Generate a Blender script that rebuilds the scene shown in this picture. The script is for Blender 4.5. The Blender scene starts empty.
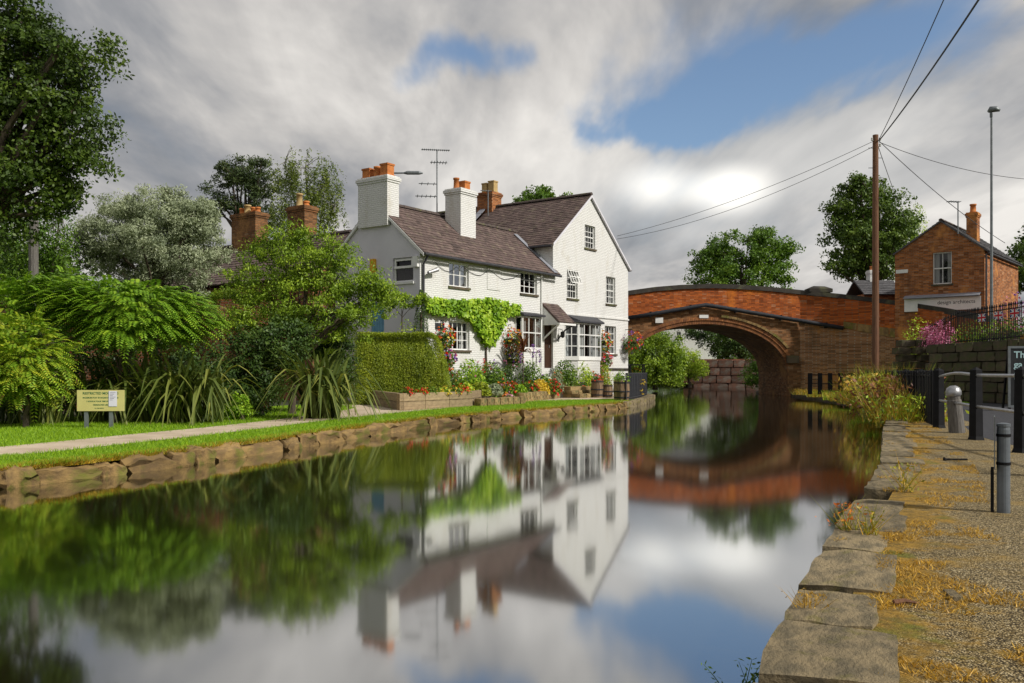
import bpy, bmesh, math, random
import numpy as np
from mathutils import Vector, Matrix, noise
random.seed(7)
RNG = np.random.default_rng(7)
S = bpy.context.scene
COL = S.collection
# ------------------------------------------------------------------ camera, sky, sun, exposure
F, CX, HY, HC = 900.0, 512.0, 372.0, 1.4        # focal length and horizon in photo pixels, camera height over the water
cam = bpy.data.cameras.new('camera')
camo = bpy.data.objects.new('camera', cam)
COL.objects.link(camo)
camo.location = (0, 0, HC)
camo.rotation_euler = (math.radians(90), 0, 0)
cam.sensor_width = 36
cam.lens = 36 * F / 1024
cam.shift_y = (HY - 341.5) / 1024
cam.clip_start = .05
cam.clip_end = 3000
S.camera = camo
S.render.resolution_x, S.render.resolution_y = 1024, 683
S.view_settings.view_transform = 'Standard'
S.view_settings.look = 'None'
S.view_settings.gamma = 1
S.view_settings.use_curve_mapping = False
S.view_settings.exposure = 0.30
try:
    S.cycles.max_bounces = 8
    S.cycles.transparent_max_bounces = 8
    S.cycles.caustics_reflective = False
    S.cycles.caustics_refractive = False
except Exception:
    pass
SUN_DIR = Vector((.72, -.40, .62)).normalized()      # towards the sun
sun = bpy.data.lights.new('sun', 'SUN')
sun.energy = 3.3
sun.angle = math.radians(4)
sun.color = (1, .95, .87)
suno = bpy.data.objects.new('sun', sun)
COL.objects.link(suno)
suno.location = (30, -20, 60)
suno.rotation_euler = (-SUN_DIR).to_track_quat('-Z', 'Y').to_euler()


class NT:
    """tiny helper to write node trees"""
    def __init__(s, tree):
        s.t = tree
        tree.nodes.clear()

    def n(s, typ, props=None, **ins):
        nd = s.t.nodes.new(typ)
        for k, v in (props or {}).items():
            setattr(nd, k, v)
        for k, v in ins.items():
            key = int(k[1:]) if k[0] == 'i' and k[1:].isdigit() else k.replace('_', ' ')
            s.put(nd, key, v)
        return nd

    def put(s, nd, key, v):
        sock = nd.inputs[key]
        if isinstance(v, bpy.types.Node):
            s.t.links.new(v.outputs[0], sock)
        elif isinstance(v, bpy.types.NodeSocket):
            s.t.links.new(v, sock)
        else:
            if isinstance(v, (tuple, list)) and len(v) == 3 and sock.type == 'RGBA':
                v = (*v, 1)
            sock.default_value = v

    def m(s, op, a, b=0.0, c=None, clamp=False):
        nd = s.n('ShaderNodeMath', {'operation': op, 'use_clamp': clamp}, i0=a, i1=b)
        if c is not None:
            s.put(nd, 2, c)
        return nd

    def vm(s, op, a, b=(0, 0, 0)):
        return s.n('ShaderNodeVectorMath', {'operation': op}, i0=a, i1=b)

    def mix(s, fac, a, b, blend='MIX'):
        nd = s.n('ShaderNodeMix', {'data_type': 'RGBA', 'blend_type': blend, 'clamp_factor': True})
        s.put(nd, 0, fac)
        s.put(nd, 6, a)
        s.put(nd, 7, b)
        return nd.outputs[2]

    def noise(s, vec, scale, detail=4, rough=.55, dist=0.0):
        nd = s.n('ShaderNodeTexNoise', Scale=scale, Detail=detail, Roughness=rough, Distortion=dist)
        if vec is not None:
            s.put(nd, 'Vector', vec)
        return nd.outputs[0]

    def ramp(s, fac, stops, interp='LINEAR'):
        nd = s.n('ShaderNodeValToRGB', i0=fac)
        cr = nd.color_ramp
        cr.interpolation = interp
        while len(cr.elements) < len(stops):
            cr.elements.new(.5)
        for e, (p, c) in zip(cr.elements, stops):
            e.position = p
            e.color = (*c, 1) if isinstance(c, tuple) else (c, c, c, 1)
        return nd.outputs[0]

    def rng(s, v, a, b, c=0.0, d=1.0, smooth=True):
        nd = s.n('ShaderNodeMapRange', {'interpolation_type': 'SMOOTHSTEP' if smooth else 'LINEAR'})
        s.put(nd, 0, v)
        for i, q in enumerate((a, b, c, d)):
            s.put(nd, i + 1, q)
        return nd.outputs[0]


def build_world():
    w = bpy.data.worlds.new('World')
    S.world = w
    w.use_nodes = True
    t = NT(w.node_tree)
    sky = t.n('ShaderNodeTexSky', {'sky_type': 'NISHITA', 'sun_disc': False})
    sky.sun_elevation = math.asin(SUN_DIR.z)
    sky.sun_rotation = math.atan2(SUN_DIR.x, SUN_DIR.y)
    sky.air_density, sky.dust_density, sky.ozone_density = 1.0, .6, 2.0
    g = t.n('ShaderNodeTexCoord').outputs['Generated']
    d = t.vm('NORMALIZE', g).outputs[0]
    sp = t.n('ShaderNodeSeparateXYZ', i0=d)
    zz = t.m('ADD', t.m('MAXIMUM', sp.outputs[2], 0.0), .17)
    pl = t.n('ShaderNodeCombineXYZ', i0=t.m('DIVIDE', sp.outputs[0], zz), i1=t.m('DIVIDE', sp.outputs[1], zz))
    # wind-drawn cloud: long exposure streaks the clouds along one direction
    mp = t.n('ShaderNodeMapping', Vector=pl, Rotation=(0, 0, math.radians(40)), Scale=(1.0, .42, 1), Location=(.9, .6, 0))
    mp2 = t.n('ShaderNodeMapping', Vector=pl, Rotation=(0, 0, math.radians(40)), Scale=(1.7, .75, 1), Location=(3.0, 1.9, 0))
    n1 = t.noise(mp, 1.25, 6, .52, .5)
    n2 = t.noise(mp2, .9, 6, .55, .6)

    wn = t.n('ShaderNodeTexNoise', Vector=t.n('ShaderNodeMapping', Vector=pl, Rotation=(0, 0, math.radians(40)), Scale=(2.2, .7, 1)), Scale=1.5, Detail=5.0)
    wv = t.vm('MULTIPLY', t.vm('SUBTRACT', wn.outputs['Color'], (.5, .5, .5)).outputs[0], (.42, 0, .20)).outputs[0]
    dw = t.vm('ADD', d, wv).outputs[0]

    def blob(x, y, rx, ry, soft=0.0, warp=True):
        dv = Vector(((x - CX) / F, 1, (HY - y) / F))
        ln = dv.length
        dv.normalize()
        q = t.vm('MULTIPLY', t.vm('SUBTRACT', dw if warp else d, tuple(dv)), (F / rx * ln, 1.2, F / ry * ln)).outputs[0]
        return t.rng(t.vm('LENGTH', q).outputs['Value'], 1.0, soft, 0, 1)
    blue = t.m('ADD', t.m('MULTIPLY', blob(735, 75, 215, 85), .56), t.m('MULTIPLY', blob(950, 45, 190, 85), .46))
    blue = t.m('ADD', blue, t.m('MULTIPLY', blob(445, 75, 95, 36), .42))
    blue = t.m('ADD', blue, t.m('MULTIPLY', blob(655, 122, 120, 34), .34))
    cover = t.m('SUBTRACT', t.m('ADD', t.m('MULTIPLY', n1, .8), t.m('MULTIPLY', n2, .55)), blue)
    cov = t.rng(cover, .16, .62, 0, 1)
    n3 = t.noise(t.n('ShaderNodeMapping', Vector=pl, Rotation=(0, 0, math.radians(40)), Scale=(4.2, 1.3, 1)), 1.1, 6, .55, .4)
    shade = t.m('ADD', t.m('ADD', t.m('MULTIPLY', n2, .85), t.m('MULTIPLY', n1, .25)), t.m('MULTIPLY', t.m('SUBTRACT', n3, .5), .26))
    cc = t.ramp(shade, [(.38, (.185, .20, .225)), (.49, (.31, .315, .33)), (.59, (.50, .485, .47)), (.71, (.76, .73, .69))])
    # the brighter banks of cloud low in the sky where the sun comes through thin cover
    br = t.m('ADD', t.m('MULTIPLY', blob(657, 187, 62, 34, 0, False), .62), t.m('MULTIPLY', blob(730, 190, 60, 34, 0, False), .8))
    br = t.m('ADD', br, t.m('MULTIPLY', blob(760, 180, 420, 130), .34))
    cc = t.mix(br, cc, (1.15, 1.12, 1.05))
    cc10 = t.vm('SCALE', cc)
    cc10.inputs['Scale'].default_value = 9.0
    skyc = t.vm('MULTIPLY', sky, (1.0, 1.0, 1.0)).outputs[0]
    col = t.mix(cov, skyc, cc10.outputs[0])
    bg = t.n('ShaderNodeBackground', Color=col, Strength=.1)
    out = t.n('ShaderNodeOutputWorld')
    t.t.links.new(bg.outputs[0], out.inputs[0])


build_world()


# ------------------------------------------------------------------ pixel -> place
def px(x, y, Y):
    return Vector(((x - CX) / F * Y, Y, HC + (HY - y) / F * Y))


def pg(x, y, z):
    return px(x, y, F * (HC - z) / (y - HY))


# ------------------------------------------------------------------ object helpers
def new_obj(name, me, parent=None):
    o = bpy.data.objects.new(name, me)
    COL.objects.link(o)
    if parent is not None:
        o.parent = parent
    return o


def tag(o, label, cat, group=None):
    o['label'] = label
    o['category'] = cat
    if group:
        o['group'] = group
    return o


def thing(name, label, cat, loc=(0, 0, 0), rz=0.0, group=None):
    o = new_obj(name, None)
    o.empty_display_size = .2
    o.location = loc
    o.rotation_euler = (0, 0, rz)
    return tag(o, label, cat, group)


def kind(o, k):
    o['kind'] = k
    return o


def copy_tree(o, parent=None):
    c = o.copy()
    COL.objects.link(c)
    c.parent = parent
    for ch in list(o.children):
        copy_tree(ch, c)
    return c


class MB:
    """collects faces, builds ONE mesh object"""
    def __init__(s):
        s.v, s.f, s.var, s.cv = [], [], [], .5

    def add(s, vs, fs):
        b = len(s.v)
        s.v += [tuple(q) for q in vs]
        for f in fs:
            s.f.append([b + i for i in f])
            s.var.append(s.cv)
        return s

    def hexa(s, p):
        return s.add(p, [(0, 3, 2, 1), (4, 5, 6, 7), (0, 1, 5, 4), (1, 2, 6, 5), (2, 3, 7, 6), (3, 0, 4, 7)])

    def box(s, a, b, T=None):
        (x0, y0, z0), (x1, y1, z1) = a, b
        p = [(x0, y0, z0), (x1, y0, z0), (x1, y1, z0), (x0, y1, z0), (x0, y0, z1), (x1, y0, z1), (x1, y1, z1), (x0, y1, z1)]
        if T:
            p = [T(*q) for q in p]
        return s.hexa(p)

    def cbox(s, c, size, rz=0.0):
        ca, sa = math.cos(rz), math.sin(rz)
        c = Vector(c)
        hx, hy, hz = [q / 2 for q in size]
        T = lambda x, y, z: (c.x + x * ca - y * sa, c.y + x * sa + y * ca, c.z + z)
        return s.box((-hx, -hy, -hz), (hx, hy, hz), T)

    def tube(s, pts, r, n=6, cap=True):
        pts = [Vector(p) for p in pts]
        if not isinstance(r, (list, tuple)):
            r = [r] * len(pts)
        rings = []
        for i, p in enumerate(pts):
            d = (pts[min(i + 1, len(pts) - 1)] - pts[max(i - 1, 0)])
            d.normalize()
            up = Vector((0, 0, 1)) if abs(d.z) < .9 else Vector((1, 0, 0))
            u = d.cross(up).normalized()
            w = u.cross(d)
            rings.append([p + (u * math.cos(2 * math.pi * k / n) + w * math.sin(2 * math.pi * k / n)) * r[i] for k in range(n)])
        vs = [q for rg in rings for q in rg]
        fs = []
        for i in range(len(pts) - 1):
            for k in range(n):
                a, b = i * n + k, i * n + (k + 1) % n
                fs.append((a, b, b + n, a + n))
        if cap:
            fs.append(tuple(range(n))[::-1])
            fs.append(tuple(len(vs) - n + k for k in range(n)))
        return s.add(vs, fs)

    def lathe(s, prof, c=(0, 0, 0), n=14):
        vs, fs = [], []
        for r, z in prof:
            for k in range(n):
                a = 2 * math.pi * k / n
                vs.append((c[0] + r * math.cos(a), c[1] + r * math.sin(a), c[2] + z))
        m = len(prof)
        for i in range(m - 1):
            for k in range(n):
                a, b = i * n + k, i * n + (k + 1) % n
                fs.append((a, b, b + n, a + n))
        fs.append(tuple(range(n))[::-1])
        fs.append(tuple((m - 1) * n + k for k in range(n)))
        return s.add(vs, fs)

    def prism(s, poly, vec):
        n = len(poly)
        vec = Vector(vec)
        vs = [Vector(p) for p in poly] + [Vector(p) + vec for p in poly]
        fs = [tuple(range(n))[::-1], tuple(range(n, 2 * n))]
        for i in range(n):
            j = (i + 1) % n
            fs.append((i, j, j + n, i + n))
        return s.add(vs, fs)

    def mesh(s, name, mat=None, smooth=False):
        me = bpy.data.meshes.new(name)
        me.from_pydata(s.v, [], s.f)
        at = me.attributes.new('var', 'FLOAT', 'FACE')
        at.data.foreach_set('value', np.array(s.var, dtype=np.float32))
        bm = bmesh.new()
        bm.from_mesh(me)
        bmesh.ops.recalc_face_normals(bm, faces=bm.faces)
        bm.to_mesh(me)
        bm.free()
        if smooth:
            me.polygons.foreach_set('use_smooth', [True] * len(me.polygons))
        if mat:
            me.materials.append(mat)
        return me

    def build(s, name, mat, parent=None, smooth=False, rel=None):
        if rel is not None:
            r = Vector(rel)
            s.v = [tuple(Vector(q) - r) for q in s.v]
        return new_obj(name, s.mesh(name, mat, smooth), parent)


def soften(me, w=.02, seg=2):
    """bevel the edges of a mesh"""
    bm = bmesh.new()
    bm.from_mesh(me)
    bmesh.ops.remove_doubles(bm, verts=bm.verts, dist=1e-5)
    bmesh.ops.bevel(bm, geom=[e for e in bm.edges], offset=w, segments=seg, affect='EDGES', clamp_overlap=True)
    bm.to_mesh(me)
    bm.free()
    return me


def quads_mesh(name, V, var, mat, k=4):
    """V: (n*k,3) corners of n polygons"""
    n = len(V) // k
    me = bpy.data.meshes.new(name)
    me.vertices.add(n * k)
    me.vertices.foreach_set('co', np.ascontiguousarray(V, dtype=np.float32).ravel())
    me.loops.add(n * k)
    me.loops.foreach_set('vertex_index', np.arange(n * k, dtype=np.int32))
    me.polygons.add(n)
    me.polygons.foreach_set('loop_start', np.arange(n, dtype=np.int32) * k)
    me.update(calc_edges=True)
    at = me.attributes.new('var', 'FLOAT', 'FACE')
    at.data.foreach_set('value', np.asarray(var, dtype=np.float32))
    me.materials.append(mat)
    return me


def unit(a):
    return a / np.maximum(np.linalg.norm(a, axis=1, keepdims=True), 1e-6)


def leaf_mesh(name, pos, out, size, asp, var, mat, droop=.0, bias=.6, rel=(0, 0, 0)):
    """kite shaped leaves round pos; OUT biases where their faces look"""
    n = len(pos)
    nrm = unit(out * bias + RNG.normal(size=(n, 3)) * .6 + np.array([0, 0, .25]))
    ax = RNG.normal(size=(n, 3)) + np.array([0, 0, -droop])
    ax = unit(ax - nrm * (ax * nrm).sum(1, keepdims=True))
    side = np.cross(nrm, ax)
    L = (size * RNG.uniform(.6, 1.35, n))[:, None]
    W = L * asp
    p = pos - np.array(rel)
    V = np.stack([p - ax * L * .5, p + side * W * .5 - ax * L * .05 - nrm * L * .08, p + ax * L * .5 - nrm * L * .12, p - side * W * .5 - ax * L * .05 - nrm * L * .08], 1)
    return quads_mesh(name, V.reshape(-1, 3), var, mat)


def blob3(x, y, rx, ry, Y, dep=None):
    c = px(x, y, Y)
    k = Y / F
    return (c.x, c.y, c.z, rx * k, (dep if dep else (rx + ry) / 2 * k), ry * k)


def crown(blobs, ncl, lpc, cr, flat=.7, shell=.55, mode='ball', strand=1.5, zmin=-9, gapt=-.22):
    """clump centres spread through the blobs' outer volume, leaf positions round them"""
    B = np.array(blobs)
    wts = B[:, 3] * B[:, 5] + B[:, 4] * B[:, 5]
    pick = RNG.choice(len(B), ncl, p=wts / wts.sum())
    d = unit(RNG.normal(size=(ncl, 3)))
    rr = RNG.uniform(shell ** 3, 1.0, ncl) ** (1 / 3)
    b = B[pick]
    cen = b[:, :3] + d * b[:, 3:] * rr[:, None] * (1 + RNG.normal(size=(ncl, 1)) * .11)
    span = float(np.mean(B[:, 3])) * .55
    gap = np.array([noise.noise(Vector(c) / span + Vector((B[0, 0], 0, 5))) for c in cen])
    ok = (cen[:, 2] > zmin) & (gap > gapt)
    cen, d, b = cen[ok], d[ok], b[ok]
    ncl = len(cen)
    cs = cr * RNG.uniform(.55, 1.35, ncl)
    cv = RNG.uniform(0, 1, ncl)
    idx = np.repeat(np.arange(ncl), lpc)
    N = len(idx)
    if mode == 'strand':
        off = RNG.normal(size=(N, 3)) * np.array([.11, .11, .05])
        off[:, 2] -= RNG.uniform(0, 1, N) * strand * (.4 + cv[idx])
    else:
        dirs = unit(RNG.normal(size=(N, 3)))
        off = dirs * (RNG.uniform(0, 1, N) ** .45)[:, None] * cs[idx][:, None] * np.array([1, 1, flat])
    pos = cen[idx] + off
    ctr = b.mean(0)[:3]
    out = unit(off * 1.2 + unit(pos - ctr) * cr * .7)
    var = np.clip(cv[idx] * .55 + RNG.uniform(0, .45, N), 0, 1)
    return pos, out, var, cen


def text_mesh(name, body, size, mat, parent, loc, rot, depth=.0015, align='CENTER', bold=0.0):
    cu = bpy.data.curves.new(name, 'FONT')
    cu.body = body
    cu.size = size
    cu.extrude = depth
    cu.offset = bold
    cu.align_x = align
    cu.align_y = 'CENTER'
    tmp = bpy.data.objects.new('tmp', cu)
    COL.objects.link(tmp)
    dg = bpy.context.evaluated_depsgraph_get()
    me = bpy.data.meshes.new_from_object(tmp.evaluated_get(dg))
    bpy.data.objects.remove(tmp)
    me.name = name
    me.materials.clear()
    me.materials.append(mat)
    o = new_obj(name, me, parent)
    o.location = loc
    o.rotation_euler = rot
    return o


# ------------------------------------------------------------------ materials
MT = {}


def base_mat(name):
    m = bpy.data.materials.new(name)
    m.use_nodes = True
    MT[name] = m
    return m, NT(m.node_tree)


def finish(t, color, rough, bump=None, bstr=.3, bdist=.02, spec=.3, metal=0.0, extra=None):
    p = t.n('ShaderNodeBsdfPrincipled', Base_Color=color, Roughness=rough, Metallic=metal)
    p.inputs['Specular IOR Level'].default_value = spec
    if bump is not None:
        bn = t.n('ShaderNodeBump', Strength=bstr, Distance=bdist, Height=bump)
        t.put(p, 'Normal', bn)
    out = t.n('ShaderNodeOutputMaterial')
    sh = extra(t, p) if extra else p
    t.t.links.new(sh.outputs[0], out.inputs[0])


def m_plain(name, c1, c2=None, scale=4.0, rough=.8, bstr=.25, bscale=30.0, spec=.3, metal=0.0, c3=None, var=0.0, stretch=(1, 1, 1)):
    m, t = base_mat(name)
    co = t.n('ShaderNodeTexCoord').outputs['Object']
    if stretch != (1, 1, 1):
        co = t.n('ShaderNodeMapping', Vector=co, Scale=stretch)
    c2 = c2 or tuple(q * .7 for q in c1)
    n1 = t.noise(co, scale, 5, .6)
    col = t.mix(t.rng(n1, .35, .65), c1, c2)
    if c3:
        col = t.mix(t.rng(t.noise(co, scale * .37, 4, .6), .52, .68), col, c3)
    if var:
        a = t.n('ShaderNodeAttribute', {'attribute_name': 'var'}).outputs['Fac']
        oi = t.n('ShaderNodeObjectInfo').outputs['Random']
        k = t.m('ADD', t.m('MULTIPLY', t.m('SUBTRACT', t.m('ADD', a, t.m('MULTIPLY', oi, .8)), .9), var), 1.0)
        col = t.mix(1.0, col, t.n('ShaderNodeCombineXYZ', i0=k, i1=k, i2=k), 'MULTIPLY')
    finish(t, col, rough, t.noise(co, bscale, 5, .65), bstr, .02, spec, metal)
    return m


def m_leaf(name, dark, mid, light, trans=.3, rough=.5, spec=.35):
    m, t = base_mat(name)
    a = t.n('ShaderNodeAttribute', {'attribute_name': 'var'}).outputs['Fac']
    oi = t.n('ShaderNodeObjectInfo').outputs['Random']
    a = t.m('ADD', a, t.m('MULTIPLY', t.m('SUBTRACT', oi, .5), .12))
    col = t.ramp(a, [(.05, dark), (.5, mid), (.95, light)])

    def ex(t, p):
        tr = t.n('ShaderNodeBsdfTranslucent', Color=t.mix(.5, col, t.mix(1.0, col, (1.0, 1.0, .35), 'MULTIPLY')))
        mx = t.n('ShaderNodeMixShader', i0=trans)
        t.t.links.new(p.outputs[0], mx.inputs[1])
        t.t.links.new(tr.outputs[0], mx.inputs[2])
        return mx
    finish(t, col, rough, spec=spec, extra=ex)
    return m


def m_brick(name, c1, c2, mortar, bw=.235, bh=.078, ms=.011, bstr=.5, patch=None, patch2=None, pscale=.6, rough=.85, white=False, psharp=(.55, .68)):
    m, t = base_mat(name)
    co = t.n('ShaderNodeTexCoord').outputs['Object']
    sp = t.n('ShaderNodeSeparateXYZ', i0=co)
    wob = t.m('MULTIPLY', t.m('SUBTRACT', t.noise(co, 2.2, 3), .5), .035)
    vec = t.n('ShaderNodeCombineXYZ', i0=t.m('ADD', t.m('ADD', sp.outputs[0], sp.outputs[1]), wob), i1=t.m('ADD', sp.outputs[2], wob))
    b = t.n('ShaderNodeTexBrick', Vector=vec, Color1=c1, Color2=c2, Mortar=mortar, Scale=1.0, Mortar_Size=ms, Mortar_Smooth=.3, Bias=0.0, Brick_Width=bw, Row_Height=bh)
    col = b.outputs[0]
    if not white:
        cell = t.n('ShaderNodeTexWhiteNoise', {'noise_dimensions': '2D'})
        fl = t.n('ShaderNodeCombineXYZ', i0=t.m('FLOOR', t.m('DIVIDE', vec.outputs[0] if False else t.n('ShaderNodeSeparateXYZ', i0=vec).outputs[0], bw)), i1=t.m('FLOOR', t.m('DIVIDE', t.n('ShaderNodeSeparateXYZ', i0=vec).outputs[1], bh)))
        t.put(cell, 'Vector', fl)
        col = t.mix(t.m('MULTIPLY', t.rng(cell.outputs[0], .35, 1.0, 0, 1, False), .7), col, t.mix(1.0, col, (.32, .30, .32), 'MULTIPLY'))
        col = t.mix(t.m('MULTIPLY', t.rng(cell.outputs[0], .0, .12, 1, 0), .6), col, t.mix(.5, col, (.55, .42, .28)))
    if patch:
        col = t.mix(t.rng(t.noise(co, pscale, 5, .65), *psharp), col, patch)
    if patch2:
        st = t.n('ShaderNodeMapping', Vector=co, Scale=(1.2, 1.2, .35))
        col = t.mix(t.m('MULTIPLY', t.rng(t.noise(st, pscale * 1.9, 5, .7), .5, .75), .75), col, patch2)
    fine = t.noise(co, 60, 4, .7)
    col = t.mix(t.m('MULTIPLY', t.m('SUBTRACT', fine, .35), .5), col, t.mix(1.0, col, (.6, .58, .55), 'MULTIPLY'))
    h = t.m('ADD', t.m('MULTIPLY', t.m('SUBTRACT', 1.0, b.outputs['Fac']), .7), t.m('MULTIPLY', t.noise(co, 22, 4, .7), .8))
    finish(t, col, rough, h, bstr, .02, .2)
    return m
# ------------------------------------------------------------------ material list
m_brick('white_brick', (.82, .82, .80), (.77, .77, .75), (.68, .68, .66), patch=(.60, .57, .50), patch2=(.62, .59, .52), pscale=.7, bstr=.8, ms=.014, white=True, psharp=(.58, .76))
m_plain('shaded_wall_white', (.70, .69, .74), (.64, .63, .68), 1.2, .85, .15, 40)  # white end wall: its cool grey shade is put into this colour
m_plain('white_paint', (.80, .80, .78), (.74, .74, .72), 3, .55, .05, 30)
m_brick('bridge_orange', (.62, .145, .022), (.40, .085, .018), (.26, .14, .07), patch=(.70, .21, .03), patch2=(.16, .07, .03), pscale=.42, bstr=.9)
m_brick('bridge_brown', (.34, .15, .055), (.21, .095, .04), (.22, .16, .09), patch=(.38, .20, .075), patch2=(.06, .045, .025), pscale=.5, bstr=.9)
m_brick('wing_brick', (.48, .22, .085), (.30, .14, .06), (.42, .35, .25), patch=(.56, .25, .07), patch2=(.12, .09, .05), pscale=.45, bstr=.9)
m_brick('cottage_brick', (.50, .17, .045), (.30, .095, .03), (.30, .22, .14), patch=(.56, .24, .07), patch2=(.14, .065, .035), pscale=.7, bstr=.6)
m_brick('garden_brick', (.36, .12, .05), (.24, .08, .035), (.25, .19, .14), patch2=(.08, .07, .04), bstr=.6)
m_plain('arch_brick', (.34, .14, .05), (.20, .085, .04), 5, .85, .4, 40, var=.5)
m_plain('sandstone_dark', (.13, .10, .065), (.07, .06, .042), 2.2, .9, .6, 18, c3=(.10, .11, .04), var=.5)
m_plain('red_sandstone', (.30, .15, .10), (.17, .09, .065), 2.2, .9, .6, 18, c3=(.32, .27, .22), var=.5)
m_plain('coping_dark', (.05, .043, .035), (.03, .027, .023), 3, .9, .5, 20, c3=(.09, .09, .05), var=.3)
m_plain('bank_stone', (.38, .25, .095), (.20, .13, .06), 3.0, .9, .8, 10, c3=(.17, .17, .03), var=.45)
m_plain('coping_stone', (.34, .265, .15), (.17, .14, .085), 5.5, .9, .9, 22, c3=(.20, .175, .045), var=.45)
m_plain('bed_stone', (.46, .33, .15), (.28, .20, .09), 3.0, .9, .6, 16, c3=(.20, .19, .08), var=.5)
m_plain('rough_ground', (.055, .062, .03), (.04, .045, .022), .8, .95, .5, 8)
m_plain('soil', (.06, .045, .03), (.035, .028, .02), 6, .95, .6, 20)
m_plain('paving', (.58, .48, .36), (.45, .36, .26), 1.5, .9, .4, 50, c3=(.48, .40, .27))
m_plain('asphalt', (.05, .05, .056), (.038, .038, .043), 8, .85, .4, 120)
m_plain('tile', (.135, .093, .082), (.095, .068, .062), 9, .8, .4, 40, c3=(.15, .12, .09), var=.75)
m_plain('slate', (.12, .115, .12), (.085, .085, .09), 8, .7, .3, 40, var=.4)
m_plain('ridge_tile', (.10, .075, .065), (.07, .055, .05), 9, .85, .4, 40, c3=(.12, .12, .05))
m_plain('lead', (.30, .31, .35), (.24, .25, .28), 4, .55, .2, 30, metal=.2)
m_plain('lead_dark', (.055, .055, .065), (.04, .04, .045), 4, .6, .2, 30)
m_plain('terracotta', (.55, .20, .055), (.42, .14, .04), 6, .8, .2, 30, var=.4)
m_plain('pot_buff', (.50, .36, .16), (.40, .28, .12), 6, .8, .2, 30)
m_plain('black_metal', (.013, .013, .015), (.009, .009, .01), 6, .65, .15, 30, spec=.12)
m_plain('charcoal_metal', (.04, .042, .05), (.028, .03, .036), 6, .6, .15, 30, spec=.2)
m_plain('steel', (.42, .42, .43), (.32, .32, .33), 10, .38, .1, 30, spec=.5, metal=.7)
m_plain('galvanised', (.20, .22, .23), (.15, .165, .175), 7, .5, .1, 30, spec=.5, metal=.4)
m_plain('bollard_grey', (.13, .15, .17), (.10, .115, .13), 7, .5, .1, 40, spec=.5, metal=.1)
m_plain('weathered_wood', (.17, .16, .145), (.11, .10, .09), 6, .85, .4, 24, stretch=(6, 6, 1))
m_plain('pole_wood', (.20, .10, .055), (.13, .065, .04), 5, .9, .4, 20, stretch=(8, 8, .7))
m_plain('barrel_wood', (.25, .17, .10), (.15, .10, .06), 5, .85, .5, 18, stretch=(5, 5, 1), var=.5)
m_plain('plank', (.36, .27, .16), (.24, .18, .105), 4, .9, .4, 18, stretch=(1, 6, 6), var=.4)
m_plain('door_brown', (.065, .03, .018), (.045, .022, .014), 5, .5, .15, 20, stretch=(6, 6, .5))
m_plain('door_blue', (.16, .36, .52), (.13, .30, .45), 4, .6, .15, 20)
m_plain('sign_cream', (.62, .56, .22), (.58, .52, .20), 3, .6, .05, 30)
m_plain('sign_green', (.03, .14, .06), (.025, .12, .05), 3, .6, .05, 30)
m_plain('paper', (.74, .72, .84), (.70, .68, .80), 3, .7, .05, 30)
m_plain('ink', (.20, .19, .26), (.18, .17, .24), 3, .7, .05, 30)
m_plain('yellow_box', (.75, .38, .02), (.70, .35, .02), 3, .5, .05, 30)
m_plain('chalkboard', (.018, .02, .022), (.03, .032, .034), 3, .8, .05, 30)
m_plain('chalk', (.45, .65, .66), (.40, .58, .60), 3, .9, .05, 30)
m_plain('bark', (.105, .08, .055), (.06, .047, .034), 4, .9, .8, 14, stretch=(3, 3, .7))
m_plain('bark_pale', (.34, .32, .29), (.12, .11, .10), 3, .85, .5, 14, stretch=(1, 1, 3))
m_plain('curtain', (.72, .70, .66), (.62, .60, .56), 14, .9, .3, 10, stretch=(6, 6, .3))
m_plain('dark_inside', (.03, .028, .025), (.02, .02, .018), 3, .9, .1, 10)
m_plain('flag_blue', (.02, .03, .22), (.02, .025, .18), 3, .8, .1, 10)
m_plain('flag_white', (.75, .74, .74), (.7, .69, .69), 3, .8, .1, 10)
m_plain('flag_red', (.55, .015, .03), (.48, .012, .025), 3, .8, .1, 10)
m_plain('wire_black', (.10, .10, .11), (.08, .08, .09), 3, .7, .05, 10)
m_plain('insulator', (.55, .55, .52), (.45, .45, .42), 3, .4, .05, 10)
m_plain('gravel_bit', (.46, .35, .18), (.26, .20, .11), 30, .9, .2, 60, var=1.0)
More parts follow.
